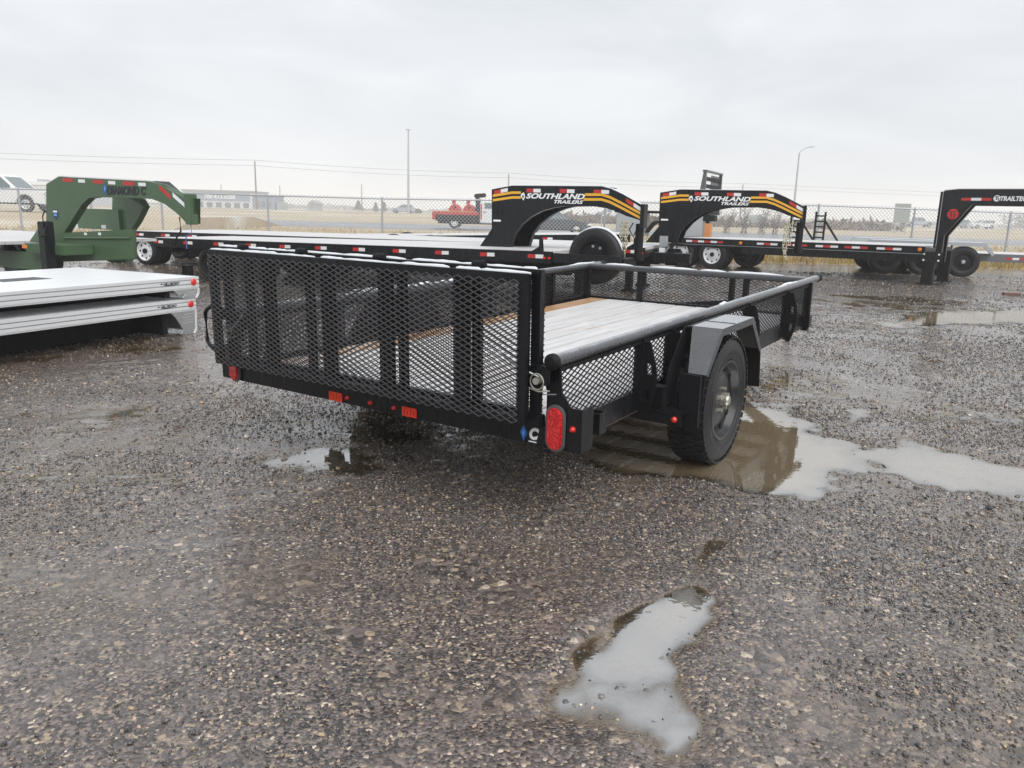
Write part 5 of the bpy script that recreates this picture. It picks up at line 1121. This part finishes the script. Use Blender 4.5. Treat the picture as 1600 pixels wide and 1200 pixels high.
# ------------------------------------------------------------------ far buildings
BW = mat('pale_metal_siding', (.62, .63, .64), .6); BD = mat('grey_blue_siding', (.26, .30, .37), .6); BG = mat('dark_opening', (.16, .17, .18), .4)
Y_ = 215.; xL = float(atY(286, 320, Y_)[0]); xR = float(atY(436, 320, Y_)[0]); t = thing('long_building', 'long low sales building with a phone number banner on its front', 'building', (xL, Y_, 0)); w = xR - xL; h = float(atY(340, 299, Y_)[2])
B('wall', BW, t, 0, w * .72, 0, 14, 0, h); B('roof', mat('roof_grey', (.30, .31, .33), .6), t, -.3, w * .72 + .3, -.4, 14.4, h + .01, h + .35)
B('banner', BD, t, .4, w * .70, -.08, -.02, h - 2.5, h - .35)
xa = float(atY(319, 305, Y_)[0]) - xL; xb = float(atY(368, 307, Y_)[0]) - xL; text('banner_lettering', '780.413.6288', DECALW, t, xa, xb, h - 1.95, h - .75, -.1, 0, .03, thick=.02)
B('annex_wall', BD, t, w * .725, w * .94, 1, 10, 0, h * .80); B('annex_roof', MATS['roof_grey'], t, w * .72, w * .945, .8, 10.2, h * .80 + .01, h * .80 + .25); B('low_shed', mat('mid_grey_siding', (.33, .35, .37), .6), t, w * .95, w * 1.0, 2, 8, 0, h * .5)
for k in range(7): B('shop_window', BG, t, 1.5 + k * w * .095, 1.5 + k * w * .095 + w * .06, -.05, -.01, .6, h - 2.9)
for k in range(3): o_ = B('window', BG, t, w * .745 + k * w * .06, w * .745 + k * w * .06 + w * .04, .93, .99, 1.0, h * .5)
Y_ = 140.; xL = float(atY(-60, 310, Y_)[0]); xR = float(atY(96, 310, Y_)[0]); t = thing('warehouse', 'white metal warehouse behind the white pickup truck', 'building', (xL, Y_, 0)); w = xR - xL; h = float(atY(40, 283, Y_)[2])
B('wall', BW, t, 0, w, 0, 20, 0, h - .6); B('parapet', mat('white_parapet', (.66, .67, .68), .5), t, -.2, w + .2, -.2, 20.2, h - .59, h)
a = float(atY(47, 281, Y_)[0]) - xL; B('roof_unit', GALV, t, a, a + 1.2, 2, 4, h + .01, h + .45)
for k in range(6): B('wall_joint', mat('pale_joint', (.48, .49, .5), .6), t, w * (k + .5) / 6, w * (k + .5) / 6 + .08, -.03, -.005, .0, h - .7)
B('door', BG, t, w * .62, w * .70, -.04, -.01, 0, 2.6)
Y_ = 260.
for px, wd, hh, lb in ((488, 2.6, 3.6, 'small pale hut far off between two fence posts'),):
    P = atY(px, 325, Y_); t = thing('distant_building', lb, 'building', (float(P[0]) - wd / 2, Y_, 0)); B('wall', MATS['mid_grey_siding'], t, 0, wd, 0, 8, 0, hh * .7)
    MB().prism([(-.3, hh * .7 + .01), (wd + .3, hh * .7 + .01), (wd * .5, hh)], -.3, 8.3).build('roof', MATS['roof_grey'], t); B('window', BG, t, wd * .3, wd * .45, -.05, -.01, 1, 1.7); B('window', BG, t, wd * .6, wd * .75, -.05, -.01, 1, 1.7)

# ------------------------------------------------------------------ trees and shrubs
LEAF = mat('dark_conifer', (.035, .05, .035), .8); TWIG = mat('bare_twig', (.16, .12, .09), .8)
def tree(label, px, py, Y, wpx, group, conifer=True):
    P = atY(px, py, Y); h = float(P[2]); t = thing('small_tree', label, 'tree', (float(P[0]), Y, 0), 0, group); s = Y / F_PX
    MB().tube([(0, 0, 0), (0, 0, h * .5), (0, 0, h * .95)], [.22, .14, .03], 6).build('trunk', WOOD, t)
    n = 700; z = rng.uniform(.12, 1, n) ** .9; r = (1 - z if conifer else np.sqrt(np.clip(1 - (2 * z - 1.05) ** 2, 0, 1))) * (.55 + .45 * rng.random(n)); a = rng.uniform(0, 6.28, n); R = wpx * s / 2
    C = np.stack([np.cos(a) * r * R, np.sin(a) * r * R, z * h], 1); d = rng.normal(0, 1, (n, 2, 3)) * np.array([.30, .30, .16])
    v = np.stack([C, C + d[:, 0], C + d[:, 1]], 1).reshape(-1, 3); f = np.arange(n * 3).reshape(-1, 3)
    me = bpy.data.meshes.new('crown'); me.from_pydata(v.tolist(), [], f.tolist()); me.materials.append(LEAF); link('crown', me, t)
tree('broad dark tree far off beside a short pole', 560, 314, 300, 22, 'far trees'); tree('slim dark conifer between the broad tree and the silver suv', 587, 317, 300, 12, 'far trees'); tree('dark conifer touching the fence post near the silver suv', 600, 316, 300, 12, 'far trees'); tree('small round bush right of the far suv', 652, 327, 260, 14, 'far trees', False)
def shrub(label, px, py, Y, wpx, seed):
    r = random.Random(seed); P = atY(px, py, Y); h = float(P[2]); t = thing('bare_shrub', label, 'shrub', (float(P[0]), Y, 0), 0, 'bare shrubs'); s = Y / F_PX * wpx / 2
    mb = MB()
    for k in range(9):
        a = r.uniform(0, 6.28); x, y = r.uniform(-.3, .3), r.uniform(-.3, .3); tx, ty = math.cos(a) * s * r.uniform(.3, 1), math.sin(a) * s * r.uniform(.3, 1); hh = h * r.uniform(.7, 1.05)
        pts = [(x + (tx - x) * u + r.uniform(-.06, .06), y + (ty - y) * u, hh * u) for u in (0, .25, .5, .75, 1)]; mb.tube(pts, [.030, .026, .02, .014, .006], 5)
        for q in range(7):
            i = r.randint(1, 3); p = pts[i]; mb.tube([p, (p[0] + r.uniform(-.5, .5), p[1] + r.uniform(-.4, .4), p[2] + r.uniform(.25, .6)), (p[0] + r.uniform(-.8, .8), p[1] + r.uniform(-.5, .5), p[2] + r.uniform(.5, .95))], [.014, .010, .005], 4)
    mb.build('branches', TWIG, t)
for i, (px, py, w_, lb) in enumerate(((1137, 326, 34, 'bare brown shrub at the truck bed end of the row'), (1166, 323, 36, 'tallest bare shrub beside the utility pole under the arch'), (1192, 325, 34, 'bare shrub over the roof of the silver car'), (1214, 328, 26, 'bare shrub just short of the hanging chains'))): shrub(lb, px, py, 72, w_, i)
def treeline(name, label, x0, x1, Y, h0, h1, n, m):
    X = rng.uniform(x0, x1, n); prof = np.clip(.55 + 1.0 * vnoise(X * .05, X * 0, 41) + .5 * vnoise(X * .2, X * 0, 42), .08, 1.2); z = rng.random(n) ** .8 * (h0 + (h1 - h0) * prof)
    C = np.stack([X, Y + rng.uniform(-8, 8, n), z], 1); d = rng.normal(0, 1, (n, 2, 3)) * .45
    v = np.stack([C, C + d[:, 0], C + d[:, 1]], 1).reshape(-1, 3); me = bpy.data.meshes.new(name); me.from_pydata(v.tolist(), [], np.arange(n * 3).reshape(-1, 3).tolist()); me.materials.append(m); tag(link(name, me), label, 'trees', kind='stuff')
treeline('treeline', 'hazy low tree belt on the horizon beyond the highway', -420, 520, 520, .3, 3.4, 40000, mat('far_scrub', (.12, .11, .09), .9))
treeline('treeline', 'hazy grove on the horizon under the square gooseneck', 205, 330, 330, 2, 8.5, 9000, LEAF)
treeline('treeline', 'brown scrub along the highway bank behind the dark car', 8, 60, 128, .3, 1.6, 3500, MATS['bare_twig'])

# ------------------------------------------------------------------ damp air
hz = MB().box(-1700, 1700, -80, 2300, -1.5, 24).build('haze', None); tag(hz, 'pale damp air fading the far fields', 'haze', kind='stuff')
hm = bpy.data.materials.new('haze'); hm.use_nodes = True; nt = hm.node_tree; nt.nodes.clear(); ho = N(nt, 'ShaderNodeOutputMaterial'); pv = N(nt, 'ShaderNodeVolumePrincipled'); pv.inputs['Color'].default_value = (1, 1, 1, 1); pv.inputs['Density'].default_value = .0016; pv.inputs['Anisotropy'].default_value = .0
nt.links.new(pv.outputs[0], ho.inputs['Volume']); hz.data.materials.append(hm)
